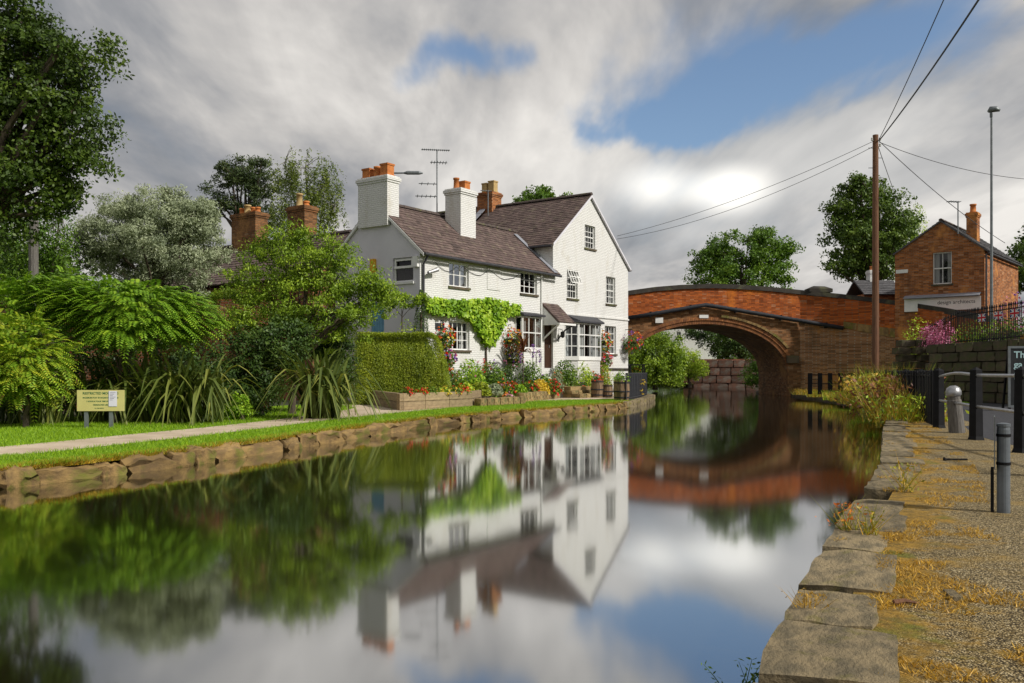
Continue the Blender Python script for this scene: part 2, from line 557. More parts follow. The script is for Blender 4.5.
for nm, d, md, lt in (
        ('leaf_oak', (.014, .030, .006), (.033, .066, .010), (.075, .125, .016)),
        ('leaf_silver', (.16, .20, .12), (.32, .37, .22), (.52, .57, .38)),
        ('leaf_sumac', (.055, .13, .010), (.115, .24, .018), (.23, .36, .03)),
        ('leaf_sumac_gold', (.065, .14, .010), (.135, .25, .02), (.28, .32, .03)),
        ('leaf_ash', (.060, .115, .010), (.13, .225, .018), (.25, .36, .035)),
        ('leaf_dark', (.014, .034, .010), (.032, .07, .016), (.07, .125, .028)),
        ('leaf_hedge', (.085, .13, .010), (.155, .22, .018), (.25, .31, .03)),
        ('leaf_lime', (.12, .21, .015), (.22, .34, .025), (.36, .46, .05)),
        ('leaf_vine', (.075, .17, .012), (.15, .29, .02), (.27, .41, .04)),
        ('leaf_mid', (.030, .072, .010), (.065, .14, .016), (.13, .22, .03)),
        ('leaf_far', (.030, .062, .012), (.06, .115, .02), (.115, .18, .035)),
        ('leaf_pine', (.018, .036, .014), (.035, .06, .022), (.065, .095, .034)),
        ('leaf_birch', (.05, .085, .018), (.095, .14, .03), (.16, .21, .05)),
        ('leaf_bronze', (.07, .025, .02), (.12, .05, .03), (.20, .09, .045)),
        ('leaf_phormium', (.028, .050, .014), (.075, .11, .028), (.23, .25, .07)),
        ('grass_green', (.075, .16, .008), (.13, .255, .010), (.21, .35, .018)),
        ('grass_dry', (.14, .095, .022), (.32, .20, .03), (.48, .32, .05)),
        ('weed', (.10, .12, .015), (.21, .22, .025), (.40, .25, .03)),
        ('bloom_red', (.45, .008, .006), (.65, .012, .008), (.75, .05, .02)),
        ('bloom_pink', (.50, .10, .22), (.62, .18, .34), (.72, .34, .48)),
        ('bloom_purple', (.13, .03, .32), (.22, .05, .42), (.34, .14, .52)),
        ('bloom_yellow', (.60, .40, .02), (.70, .50, .03), (.78, .62, .08)),
        ('bloom_orange', (.62, .12, .02), (.70, .20, .02), (.76, .30, .04)),
        ('bloom_white', (.70, .68, .62), (.76, .75, .70), (.80, .80, .78))):
    boost = 1.0 if nm[:5] == 'bloom' else 1.5
    d, md, lt = [(c[0] * boost * 1.10, c[1] * boost, c[2] * boost * .75) if nm[:5] != 'bloom' and nm != 'leaf_silver' else c for c in (d, md, lt)]
    m_leaf(nm, d, md, lt, trans=.25 if nm[:5] != 'bloom' else .15)


def m_water():
    m, t = base_mat('water')
    co = t.n('ShaderNodeTexCoord').outputs['Object']
    n = t.noise(t.n('ShaderNodeMapping', Vector=co, Scale=(.5, .16, 1)), 1.0, 3, .5)
    bump = t.n('ShaderNodeBump', Strength=.05, Distance=.05, Height=n)
    deep = t.n('ShaderNodeBsdfDiffuse', Color=(.020, .018, .006, 1))
    gl = t.n('ShaderNodeBsdfGlossy', Color=(.86, .87, .88, 1), Roughness=.06, Normal=bump)
    fr = t.n('ShaderNodeLayerWeight', Blend=.5)
    fac = t.rng(fr.outputs['Facing'], .55, .98, .52, .97, smooth=False)
    mx = t.n('ShaderNodeMixShader', i0=fac)
    t.t.links.new(deep.outputs[0], mx.inputs[1])
    t.t.links.new(gl.outputs[0], mx.inputs[2])
    out = t.n('ShaderNodeOutputMaterial')
    t.t.links.new(mx.outputs[0], out.inputs[0])


def m_glass():
    m, t = base_mat('glass')
    tr = t.n('ShaderNodeBsdfTransparent', Color=(.75, .78, .80, 1))
    gl = t.n('ShaderNodeBsdfGlossy', Color=(.9, .9, .9, 1), Roughness=.03)
    fr = t.n('ShaderNodeFresnel', IOR=1.5)
    fac = t.m('ADD', t.m('MULTIPLY', fr, .55), .02)
    mx = t.n('ShaderNodeMixShader', i0=fac)
    t.t.links.new(tr.outputs[0], mx.inputs[1])
    t.t.links.new(gl.outputs[0], mx.inputs[2])
    out = t.n('ShaderNodeOutputMaterial')
    t.t.links.new(mx.outputs[0], out.inputs[0])


def m_lawn():
    m, t = base_mat('lawn')
    co = t.n('ShaderNodeTexCoord').outputs['Object']
    c = t.mix(t.rng(t.noise(co, .7, 5, .6), .35, .65), (.13, .25, .006), (.20, .34, .010))
    c = t.mix(t.rng(t.noise(co, 6, 4, .6), .52, .75), c, (.09, .18, .006))
    c = t.mix(t.rng(t.noise(co, 1.9, 4, .6), .62, .78), c, (.22, .26, .03))
    finish(t, c, .9, t.noise(co, 70, 4, .7), .6, .03, .15)


def gravel_nodes(t, co):
    v = t.n('ShaderNodeTexVoronoi', Vector=co, Scale=105.0)
    cell = t.n('ShaderNodeSeparateColor', i0=v.outputs['Color']).outputs[0]
    c = t.ramp(cell, [(.05, (.10, .073, .034)), (.35, (.30, .228, .112)), (.7, (.48, .37, .185)), (1.0, (.68, .57, .36))])
    c = t.mix(t.rng(v.outputs['Distance'], .35, .75), c, (.055, .042, .024))
    big = t.noise(co, .9, 5, .6)
    c = t.mix(t.m('MULTIPLY', t.rng(big, .42, .7), .5), c, t.mix(1.0, c, (.6, .57, .5), 'MULTIPLY'))
    c = t.mix(t.m('MULTIPLY', t.rng(t.noise(co, 2.3, 4, .6), .50, .72), .5), c, (.34, .22, .055))
    return c, t.m('SUBTRACT', 1.0, v.outputs['Distance'])


def m_gravel():
    m, t = base_mat('gravel_path')
    c, h = gravel_nodes(t, t.n('ShaderNodeTexCoord').outputs['Object'])
    finish(t, c, .85, h, .8, .012, .25)


def m_moss():
    """dry moss thinning out into the gravel; 'near' is 1 at the coping and 0 at the outer edge"""
    m, t = base_mat('dry_moss')
    co = t.n('ShaderNodeTexCoord').outputs['Object']
    g, gh = gravel_nodes(t, co)
    c = t.mix(t.rng(t.noise(co, 9, 5, .65), .35, .65), (.42, .245, .04), (.22, .14, .035))
    c = t.mix(t.rng(t.noise(co, 2.6, 4, .6), .52, .68), c, (.17, .17, .025))
    c = t.mix(t.rng(t.noise(co, 30, 4, .7), .5, .7), c, (.10, .07, .02))
    nr = t.n('ShaderNodeAttribute', {'attribute_name': 'near'}).outputs['Fac']
    k = t.m('ADD', t.m('ADD', t.m('MULTIPLY', t.noise(co, 2.1, 6, .68), 1.5), t.m('MULTIPLY', t.noise(co, 14, 4, .6), .4)), t.m('MULTIPLY', nr, .80))
    f = t.m('MULTIPLY', t.rng(k, 1.28, 1.54), .86)
    h = t.m('ADD', t.m('MULTIPLY', gh, t.m('SUBTRACT', 1.0, f)), t.m('MULTIPLY', t.m('MULTIPLY', t.noise(co, 60, 5, .7), f), 2.0))
    finish(t, t.mix(f, g, c), .9, h, .8, .015, .15)


m_water(); m_glass(); m_lawn(); m_gravel(); m_moss()

# ------------------------------------------------------------------ water, land, banks
LB = [(-60, -70), (-30, -27), (-18, -9), (-12, .6), (-8.9, 5.6), (-6.1, 10.7), (-5.44, 11.9), (-4.43, 14.65), (-3.6, 17.6), (-2.7, 20.9), (-1.35, 24.4), (.24, 27.4), (1.56, 29.5), (3.16, 32.3), (4.08, 34.0), (4.85, 36.0), (5.75, 38.9), (6.5, 42), (7.15, 45.3), (7.2, 47), (6.9, 48.6), (6.45, 51), (6.42, 58.5), (5.5, 70), (2, 90), (-6, 130), (-30, 220)]
RB = [(-24, -60), (-8, -19), (-2.6, -5.2), (-1.25, -2.1), (.0, 1.0), (.82, 3.0), (2.17, 6.0), (3.94, 9.64), (5.2, 12.6), (6.7, 16.2), (8.3, 19.9), (9.9, 23.8), (11.7, 28.2), (13.2, 33), (14.5, 38.5), (15.4, 45), (15.95, 50.5), (16.0, 58.5), (17.5, 63), (24, 72), (60, 77)]
ZL, ZR = .24, .35


def smooth_line(P, n=5):
    out = []
    P = [Vector((p[0], p[1], 0)) for p in P]
    for i in range(len(P) - 1):
        p0, p1, p2, p3 = P[max(i - 1, 0)], P[i], P[i + 1], P[min(i + 2, len(P) - 1)]
        for k in range(n):
            s = k / n
            out.append(.5 * ((2 * p1) + (p2 - p0) * s + (2 * p0 - 5 * p1 + 4 * p2 - p3) * s * s + (3 * p1 - p0 - 3 * p2 + p3) * s ** 3))
    out.append(P[-1])
    return out


LBS, RBS = smooth_line(LB), smooth_line(RB)


def sheet(name, pts, z, mat):
    me = bpy.data.meshes.new(name)
    bm = bmesh.new()
    f = bm.faces.new([bm.verts.new((p[0], p[1], z)) for p in pts])
    bmesh.ops.triangulate(bm, faces=[f])
    for f in bm.faces:
        if f.normal.z < 0:
            f.normal_flip()
    bm.to_mesh(me)
    bm.free()
    me.materials.append(MT[mat])
    return kind(new_obj(name, me), 'structure')


sheet('water', [(-900, -200), (900, -200), (900, 1500), (-900, 1500)], 0, 'water')

def off_line(line, d, y0, y1, jit=0.0, seed=0):
    out = []
    pts = [p for p in line if y0 <= p.y <= y1]
    for i, p in enumerate(pts):
        t = (pts[min(i + 1, len(pts) - 1)] - pts[max(i - 1, 0)]).normalized()
        dd = d + jit * noise.noise(Vector((p.x * 1.7 + seed, p.y * 1.7, seed)))
        out.append((p.x + t.y * dd, p.y - t.x * dd))
    return out


sheet('ground_left', [(-900, -70)] + off_line(LBS, -.30, -99, 999) + [(-60, 1500), (-900, 1500)], ZL - .004, 'rough_ground')
sheet('lawn_left', off_line(LBS, -.28, -8, 47) + off_line(LBS, -9.0, -8, 34)[::-1], ZL, 'lawn')
sheet('ground_right', off_line(RBS, .30, -99, 999) + [(900, 77), (900, -60)], ZR - .004, 'lawn')


def bank_wall(name, line, z, mat, off):
    mb = MB()
    for a, b in zip(line[:-1], line[1:]):
        t = (b - a).normalized()
        n = Vector((-t.y, t.x, 0)) * off
        mb.add([(a.x, a.y, -.6), (b.x, b.y, -.6), (b.x, b.y, z), (a.x, a.y, z)], [(0, 1, 2, 3)])
        mb.add([(a.x, a.y, z), (b.x, b.y, z), (b.x + n.x, b.y + n.y, z), (a.x + n.x, a.y + n.y, z)], [(0, 1, 2, 3)])
    return kind(mb.build(name, MT[mat]), 'structure')


sheet('ground_far', [(17.2, 84.3), (24, 82.3), (900, 82), (900, 1500), (0, 1500), (-14, 220), (6, 120)], ZL, 'lawn')
bank_l = bank_wall('bank_left', [Vector((*q, 0)) for q in off_line(LBS, -.16, -99, 999)], .12, 'sandstone_dark', .5)
bank_r = bank_wall('bank_right', [Vector((*q, 0)) for q in off_line(RBS, .10, -99, 999)], .12, 'sandstone_dark', -.5)


def rock_mesh(name, mat, cuts=2, rough=.12, seed=0, rnd=.25):
    bm = bmesh.new()
    bmesh.ops.create_cube(bm, size=1)
    bmesh.ops.subdivide_edges(bm, edges=bm.edges[:], cuts=cuts, use_grid_fill=True)
    for v in bm.verts:
        p = v.co.copy()
        q = p * 2
        r = Vector((q.x * math.sqrt(max(0, 1 - rnd * (q.y ** 2 + q.z ** 2) / 2)), q.y * math.sqrt(max(0, 1 - rnd * (q.x ** 2 + q.z ** 2) / 2)), q.z * math.sqrt(max(0, 1 - rnd * (q.x ** 2 + q.y ** 2) / 2)))) / 2
        v.co = r + Vector((noise.noise(p * 2.3 + Vector((seed * 7.1, 0, 0))), noise.noise(p * 2.3 + Vector((0, seed * 5.3, 9))), noise.noise(p * 2.6 + Vector((3, 0, seed * 3.7))))) * rough
    me = bpy.data.meshes.new(name)
    bm.to_mesh(me)
    bm.free()
    me.polygons.foreach_set('use_smooth', [True] * len(me.polygons))
    try:
        me.set_sharp_from_angle(angle=math.radians(38))
    except Exception:
        pass
    me.materials.append(MT[mat])
    return me


BANK_ROCKS = [rock_mesh('stone', 'bank_stone', 4, .24, k, .35) for k in range(9)]
COPE_ROCKS = [rock_mesh('stone', 'coping_stone', 5, .06, 20 + k, .10) for k in range(7)]
BED_ROCKS = [rock_mesh('stone', 'bed_stone', 2, .10, 40 + k, .25) for k in range(6)]
QUAY_ROCKS = [rock_mesh('block', 'red_sandstone', 2, .06, 80 + k, .12) for k in range(5)]
WALL_ROCKS = [rock_mesh('block', 'sandstone_dark', 2, .06, 60 + k, .12) for k in range(6)]


def walk(line, y0, y1, lens):
    """points along a bank line between two depths, stepped by random stone lengths"""
    pts = [p for p in line if y0 - 3 < p.y < y1 + 3]
    out, i, pos = [], 0, pts[0].copy()
    cur = pos
    L = random.uniform(*lens)
    acc = 0
    for a, b in zip(pts[:-1], pts[1:]):
        seg = (b - a).length
        s = 0
        while acc + (seg - s) >= L:
            s += L - acc
            q = a + (b - a) * (s / seg)
            if y0 <= q.y <= y1 or y0 <= cur.y <= y1:
                out.append((cur.copy(), q.copy()))
            cur = q
            acc = 0
            L = random.uniform(*lens)
        acc += seg - s
    return out


def lay(parent, name, meshes, a, b, side, width, h, ztop, gap=.03, jz=.03, inset=0.0):
    t = (b - a)
    L = t.length
    t.normalize()
    n = Vector((-t.y, t.x, 0)) * side
    o = new_obj(name, random.choice(meshes), parent)
    c = (a + b) / 2 + n * (width / 2 + inset)
    o.location = (c.x, c.y, ztop - h / 2 + random.uniform(-jz, jz))
    o.rotation_euler = (random.uniform(-.03, .03), random.uniform(-.03, .03), math.atan2(t.y, t.x) + random.choice((0, math.pi)))
    o.scale = (L - gap, width, h)
    return o


for a, b in walk(LBS, 9.0, 33.5, (.4, 1.45)):
    lay(bank_l, 'stone', BANK_ROCKS, a, b, 1, random.uniform(.34, .46), random.uniform(.36, .44), .20, .01, .045, random.uniform(-.08, .02))
for a, b in walk(LBS, 33.5, 35.2, (.5, .9)):
    lay(bank_l, 'stone', BANK_ROCKS, a, b, 1, random.uniform(.35, .5), .40, .21, .02, .03, -.05)
for a, b in walk(LBS, 35.2, 48.4, (.8, 1.1)):
    lay(bank_l, 'kerb_stone', COPE_ROCKS, a, b, 1, .5, .34, .26, .01, .005, -.06)
for a, b in walk(RBS, 2.0, 27, (.62, 1.15)):
    w = random.uniform(.36, .48)
    if 7.0 < (a.y + b.y) / 2 < 8.1:       # a stone has slipped here and left a hollow
        lay(bank_r, 'stone', COPE_ROCKS, a, b, -1, w, .3, ZR - .10, .05, .01, -.03)
        continue
    lay(bank_r, 'stone', COPE_ROCKS, a, b, -1, w, .36, ZR + .024, .022, .006, -.03)

# the towpath on the left: gravel line between two strips of lawn
pn = [(0, 457.5), (60, 451), (130, 443.5), (200, 436), (270, 427.5), (340, 418.5), (400, 412.5), (470, 406), (540, 401.3), (590, 399.4), (618, 398.5)]
pf = [(0, 447), (60, 441.5), (130, 434.5), (200, 428), (270, 420.5), (335, 412), (356, 408)]
near = [pg(x, y, ZL) for x, y in pn]
far = [pg(x, y, ZL) for x, y in pf]
ext0 = near[0] + (near[0] - near[1]) * 4
ext1 = far[0] + (far[0] - far[1]) * 4
back = [Vector((-6.2, 32.2, 0)), Vector((-3.9, 33.4, 0)), Vector((6.0, 47.4, 0))]
sheet('path', [tuple(p[:2]) for p in [ext0] + near + [Vector((5.05, 38.4, 0)), Vector((5.9, 41.9, 0)), Vector((6.55, 45.3, 0)), Vector((6.45, 47.6, 0))]] + [tuple(p[:2]) for p in back[::-1]] + [tuple(p[:2]) for p in far[::-1] + [ext1]], ZL + .004, 'paving')

# right bank: gravel towpath, road behind the railing, dry moss along the coping
RBF = smooth_line(RB, 40)
g_in = off_line(RBF, .24, -2, 26)
sheet('path_right', g_in + [(12.6, 24.6), (9.3, 18.0), (8.25, 16.9), (7.4, 13.9), (6.95, 11.8), (6.2, 8.0), (5.2, 3), (3.8, -2.2)], ZR, 'gravel_path')
sheet('road', [(13.0, 30), (9.35, 18.0), (8.25, 16.9), (7.4, 13.9), (6.95, 11.8), (6.2, 8.0), (5.2, 3), (3.8, -2.2), (40, -2.2), (40, 35)], ZR + .002, 'asphalt')


def moss_strip():
    ds = (.22, .34, .46, .58, .72, .9, 1.1, 1.4)
    cols = [off_line(RBF, d_, 1.4, 25) for d_ in ds]
    n = len(cols[0])
    V, val, fs = [], [], []
    for j, c in enumerate(cols):
        for p in c:
            V.append((p[0], p[1], ZR + .004))
            val.append(1 - j / (len(ds) - 1))
    for j in range(len(ds) - 1):
        for i in range(n - 1):
            fs.append((j * n + i, (j + 1) * n + i, (j + 1) * n + i + 1, j * n + i + 1))
    me = bpy.data.meshes.new('moss_strip')
    me.from_pydata(V, [], fs)
    me.attributes.new('near', 'FLOAT', 'POINT').data.foreach_set('value', val)
    me.materials.append(MT['dry_moss'])
    kind(new_obj('moss_strip', me), 'structure')


moss_strip()


def blades(name, pts, h, w, mat, lean=.35, k=3, hv=.4):
    """upright thin triangles"""
    n = len(pts)
    ang = RNG.uniform(0, 2 * math.pi, n)
    side = np.stack([np.cos(ang), np.sin(ang), np.zeros(n)], 1)
    H = h * RNG.uniform(1 - hv, 1 + hv, n)[:, None]
    tip = pts + np.concatenate([RNG.normal(size=(n, 2)) * lean, np.ones((n, 1))], 1) * H
    V = np.stack([pts - side * w, pts + side * w, tip], 1).reshape(-1, 3)
    return quads_mesh(name, V, RNG.uniform(0, 1, n), MT[mat], 3)


def strip_points(line, d0, d1, y0, y1, n, z, side, power=1.0):
    pts = [p for p in line if y0 <= p.y <= y1]
    P = np.array([(p.x, p.y) for p in pts])
    T = np.gradient(P, axis=0)
    T /= np.linalg.norm(T, axis=1, keepdims=True)
    i = (RNG.uniform(0, 1, n) ** power * (len(P) - 1)).astype(int)
    dd = RNG.uniform(d0, d1, n)
    Nn = np.stack([-T[i, 1], T[i, 0]], 1) * side
    q = P[i] + Nn * dd[:, None] + T[i] * RNG.uniform(-.1, .1, (n, 1))
    return np.concatenate([q, np.full((n, 1), z)], 1)


LBF = smooth_line(LB, 40)
# lawn blades either side of the left path (kept off the path itself)
lp = strip_points(LBF, .1, 7.5, 9.5, 37, 150000, ZL, 1, 1.4)
nx = np.array([p.x for p in near]); ny = np.array([p.y for p in near])
fx = np.array([p.x for p in far] + [-2.0]); fy = np.array([p.y for p in far] + [60])
ux = (lp[:, 0]) / lp[:, 1]
vy = HY + F * (HC - ZL) / lp[:, 1]
xpix = CX + F * ux
yn = np.interp(xpix, [p[0] for p in pn], [p[1] for p in pn])
yf = np.interp(xpix, [p[0] for p in pf] + [640], [p[1] for p in pf] + [380])
edge = RNG.normal(size=len(lp)) * .8
keep = (vy > yn + edge) | ((vy < yf + edge) & (xpix < 352))
kind(tag(new_obj('grass', blades('grass', lp[keep], .045, .006, 'grass_green', .5)), 'short mown green grass either side of the gravel path', 'grass'), 'stuff')
ep = strip_points(LBF, .12, .42, 9.5, 36, 30000, .19, 1, 1.3)
kind(tag(new_obj('bank_grass', blades('bank_grass', ep, .075, .006, 'weed', .8)), 'rough yellow green grass hanging over the left bank stones', 'grass'), 'stuff')
# dry grass and moss on the right bank
mp = strip_points(RBF, .30, .95, 2.2, 24, 52000, ZR, -1, 1.7)
nz = np.array([noise.noise(Vector((p[0] * 1.3, p[1] * 1.3, 4))) + .6 * noise.noise(Vector((p[0] * 4, p[1] * 4, 9))) for p in mp])
mq = strip_points(RBF, .02, .36, 2.2, 24, 16000, ZR + .012, -1, 1.7)
nq = np.array([noise.noise(Vector((p[0] * 2.6, p[1] * 2.6, 7))) for p in mq])
kind(tag(new_obj('dry_grass', blades('dry_grass', np.concatenate([mp[nz > .10], mq[nq > .34]]), .022, .0035, 'grass_dry', 1.1)), 'straw yellow dry grass and moss between coping stones and gravel', 'grass'), 'stuff')


def scatter_gravel():
    n = 26000
    y = 1.9 + RNG.uniform(0, 1, n) ** 1.8 * 9
    e = np.interp(y, [p.y for p in RBF], [p.x for p in RBF])
    x = e + .5 + RNG.uniform(0, 1, n) * 3.2
    ok = x < .62 * y + .3
    x, y = x[ok], y[ok]
    n = len(x)
    r = RNG.uniform(.0018, .0042, n)
    oc = np.array([(1, 0, 0), (0, 1, 0), (-1, 0, 0), (0, -1, 0), (0, 0, 1)], float)
    ang = RNG.uniform(0, 6.28, n)
    R2 = np.stack([np.stack([np.cos(ang), -np.sin(ang)], 1), np.stack([np.sin(ang), np.cos(ang)], 1)], 1)
    tri = [(0, 1, 4), (1, 2, 4), (2, 3, 4), (3, 0, 4)]
    pts = oc[None] * r[:, None, None] * RNG.uniform(.6, 1.3, (n, 5, 3))
    pts[:, :, :2] = np.einsum('nij,nkj->nki', R2, pts[:, :, :2])
    pts += np.stack([x, y, np.full(n, ZR + .001)], 1)[:, None]
    V = pts[:, np.array(tri)].reshape(-1, 3)
    kind(tag(new_obj('gravel', quads_mesh('gravel', V, np.repeat(RNG.uniform(0, 1, n), 4), MT['gravel_bit'], 3)), 'loose pale gravel scattered over the right hand towpath', 'gravel'), 'stuff')


scatter_gravel()
# ------------------------------------------------------------------ buildings: shared builders
def clip(poly, planes):
    """clip a 2d polygon by half planes a*x+b*z<=c"""
    for a, b, c in planes:
        out = []
        for i in range(len(poly)):
            p, q = poly[i], poly[(i + 1) % len(poly)]
            dp, dq = a * p[0] + b * p[1] - c, a * q[0] + b * q[1] - c
            if dp <= 1e-9:
                out.append(p)
            if (dp < -1e-9 and dq > 1e-9) or (dp > 1e-9 and dq < -1e-9):
                s = dp / (dp - dq)
                out.append((p[0] + (q[0] - p[0]) * s, p[1] + (q[1] - p[1]) * s))
        poly = out
        if len(poly) < 3:
            return []
    return poly


def wall(parent, name, T, a0, a1, z0, z1, holes, mat, planes=(), reveal=.14):
    xs = sorted({a0, a1, *[h[0] for h in holes], *[h[1] for h in holes]})
    zs = sorted({z0, z1, *[h[2] for h in holes], *[h[3] for h in holes]})
    mb = MB()
    for i in range(len(xs) - 1):
        for k in range(len(zs) - 1):
            cx_, cz_ = (xs[i] + xs[i + 1]) / 2, (zs[k] + zs[k + 1]) / 2
            if any(h[0] < cx_ < h[1] and h[2] < cz_ < h[3] for h in holes):
                continue
            p = clip([(xs[i], zs[k]), (xs[i + 1], zs[k]), (xs[i + 1], zs[k + 1]), (xs[i], zs[k + 1])], planes)
            if p:
                mb.add([T(q[0], 0, q[1]) for q in p], [tuple(range(len(p)))])
    for h in holes:
        for (p, q) in (((h[0], h[2]), (h[1], h[2])), ((h[1], h[2]), (h[1], h[3])), ((h[1], h[3]), (h[0], h[3])), ((h[0], h[3]), (h[0], h[2]))):
            mb.add([T(p[0], 0, p[1]), T(q[0], 0, q[1]), T(q[0], reveal + .1, q[1]), T(p[0], reveal + .1, p[1])], [(0, 1, 2, 3)])
    return mb.build(name, MT[mat], parent)


def window(parent, T, h, cols, rows, dep=.10, fw=.055, mw=.028, sill='sandstone_dark', curtain=True, split=None, name='window'):
    a0, a1, z0, z1 = h
    mb = MB()
    d0, d1 = dep, dep + .06
    mb.box((a0, d0, z0), (a0 + fw, d1, z1), T).box((a1 - fw, d0, z0), (a1, d1, z1), T)
    mb.box((a0 + fw, d0, z0), (a1 - fw, d1, z0 + fw), T).box((a0 + fw, d0, z1 - fw), (a1 - fw, d1, z1), T)
    ia0, ia1, iz0, iz1 = a0 + fw, a1 - fw, z0 + fw, z1 - fw
    for c in range(1, cols):
        a = ia0 + (ia1 - ia0) * c / cols
        w = mw * 1.6 if split == 'lights' else mw
        mb.box((a - w / 2, d0 + .012, iz0), (a + w / 2, d1 - .012, iz1), T)
    for r in range(1, rows):
        z = iz0 + (iz1 - iz0) * r / rows
        w = mw * 1.9 if (split == 'sash' and r == rows // 2) else mw
        mb.box((ia0, d0 + .009, z - w / 2), (ia1, d1 - .009, z + w / 2), T)
    w = mb.build(name, MT['white_paint'], parent)
    g = MB()
    g.add([T(ia0, d0 + .035, iz0), T(ia1, d0 + .035, iz0), T(ia1, d0 + .035, iz1), T(ia0, d0 + .035, iz1)], [(0, 1, 2, 3)])
    g.build('pane', MT['glass'], w)
    if sill:
        MB().box((a0 - .06, -.07, z0 - .09), (a1 + .06, dep + .02, z0 - .002), T).build('sill', MT[sill], w)
    if curtain:
        for s in ((ia0, ia0 + (ia1 - ia0) * .26), (ia1 - (ia1 - ia0) * .26, ia1)):
            cb = MB()
            n = 8
            for i in range(n):
                xa, xb = [s[0] + (s[1] - s[0]) * q / n for q in (i, i + 1)]
                da, db = [d1 + .1 + .03 * (q % 2) for q in (i, i + 1)]
                cb.add([T(xa, da, iz0), T(xb, db, iz0), T(xb, db, iz1), T(xa, da, iz1)], [(0, 1, 2, 3)])
            cb.build('curtain', MT['curtain'], w)
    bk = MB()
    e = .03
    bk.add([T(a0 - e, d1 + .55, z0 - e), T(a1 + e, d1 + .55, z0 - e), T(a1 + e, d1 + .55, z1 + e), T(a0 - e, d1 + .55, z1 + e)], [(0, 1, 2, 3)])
    bk.build('dark_backing', MT['dark_inside'], w)  # near-black sheet close behind the glass, standing in for the unlit room
    return w


def roof_plane(parent, O, ue, us, L, H, mat='tile', tw=.27, th=.19, deck=.06, name='roof', keep=None):
    """deck slab plus overlapping tiles; O eave corner, ue along the eave, us up the slope"""
    O, ue, us = Vector(O), Vector(ue).normalized(), Vector(us).normalized()
    nn = ue.cross(us)
    if nn.z < 0:
        nn = -nn
    d = MB()
    p = [O, O + ue * L, O + ue * L + us * H, O + us * H]
    d.prism(p, -nn * deck)
    ro = d.build(name, MT[mat], parent)
    t = MB()
    rows, cols = int(H / th), int(L / tw)
    th, tw_ = H / rows, L / cols
    for r in range(rows):
        sh = (r % 2) * .5
        for c in range(-1, cols + 1):
            a0, a1 = max(0, (c + sh) * tw_), min(L, (c + sh + 1) * tw_ - .006)
            if a1 - a0 < .03:
                continue
            if keep and not keep((a0 + a1) / 2, (r + .5) * th):
                continue
            t.cv = min(1, max(0, random.gauss(.5, .22)))
            j = random.uniform(-.006, .008)
            lo = O + us * (r * th - .015 + random.uniform(-.012, .012)) + nn * (.028 + j)
            hi = O + us * ((r + 1) * th) + nn * .008
            b = lo - nn * .024
            t.add([lo + ue * a0, lo + ue * a1, hi + ue * a1, hi + ue * a0, b + ue * a0, b + ue * a1], [(0, 1, 2, 3), (4, 5, 1, 0)])
    kind(t.build('roof_tiles', MT[mat], ro), 'stuff')
    return ro


def ridge_row(parent, a, b, r=.12, step=.33, mat='ridge_tile'):
    a, b = Vector(a), Vector(b)
    d = (b - a)
    n = max(1, int(d.length / step))
    d.normalize()
    u = d.cross(Vector((0, 0, 1))).normalized()
    mb = MB()
    for i in range(n):
        mb.cv = random.random()
        p, q = a + (b - a) * (i / n), a + (b - a) * ((i + .97) / n)
        rr = r * random.uniform(.94, 1.06)
        k = 5
        ring = [(u * math.cos(math.pi * j / k) + Vector((0, 0, 1)) * math.sin(math.pi * j / k)) * rr - Vector((0, 0, .05)) for j in range(k + 1)]
        vs = [p + w for w in ring] + [q + w for w in ring]
        mb.add(vs, [(j, j + 1, j + k + 2, j + k + 1) for j in range(k)] + [tuple(range(k + 1)), tuple(range(k + 1, 2 * k + 2))])
    return kind(mb.build('ridge_tiles', MT[mat], parent), 'stuff')


def pot(parent, c, h, r, square, mat):
    mb = MB()
    if square:
        for z0, z1, q in ((0, .06, 1.12), (.06, h - .07, .95), (h - .07, h, 1.08)):
            mb.cbox((c[0], c[1], c[2] + (z0 + z1) / 2), (2 * r * q, 2 * r * q, z1 - z0))
    else:
        mb.lathe([(r * 1.1, 0), (r * 1.1, .05), (r * .95, .07), (r * .85, h - .08), (r * 1.05, h - .07), (r * 1.05, h), (r * .8, h), (r * .8, h - .05)], c, 12)
    return mb.build('pot', MT[mat], parent, smooth=not square)


def stack(parent, x0, x1, y0, y1, z0, z1, mat, pots, cap=.07, flash=True, name='chimney'):
    mb = MB()
    mb.box((x0, y0, z0), (x1, y1, z1 - .26))
    mb.box((x0 - cap * .5, y0 - cap * .5, z1 - .26), (x1 + cap * .5, y1 + cap * .5, z1 - .18))
    mb.box((x0 - cap, y0 - cap, z1 - .18), (x1 + cap, y1 + cap, z1 - .06))
    mb.box((x0 - cap * .3, y0 - cap * .3, z1 - .06), (x1 + cap * .3, y1 + cap * .3, z1))
    c = mb.build(name, MT[mat], parent)
    for fx_, fy_, h, r, sq, m in pots:
        pot(c, (x0 + (x1 - x0) * fx_, y0 + (y1 - y0) * fy_, z1), h, r, sq, m)
    return c


# ------------------------------------------------------------------ the white house: x along the canal front, y into the house
HX, HYY, ZB = 6.19, 48.0, ZL
house = thing('white_house', 'white painted brick canal cottage with tall gable, bay windows and tiled roofs', 'house', (HX, HYY, ZB), math.atan2(.816, .578))


def fac(x, y):
    u = (x - CX) / F
    t = (HX - HYY * u) / (.578 - .816 * u)
    return -t, HC + (HY - y) / F * (HYY - .816 * t) - ZB


def lef(x, y):
    u = (x - CX) / F
    s = (-3.51 - 34.3 * u) / (.816 + .578 * u)
    return s, HC + (HY - y) / F * (34.3 + .578 * s) - ZB


def fhole(x0, x1, y0, y1):
    xm = (x0 + x1) / 2
    return (fac(x0, 300)[0], fac(x1, 300)[0], fac(xm, y1)[1], fac(xm, y0)[1])


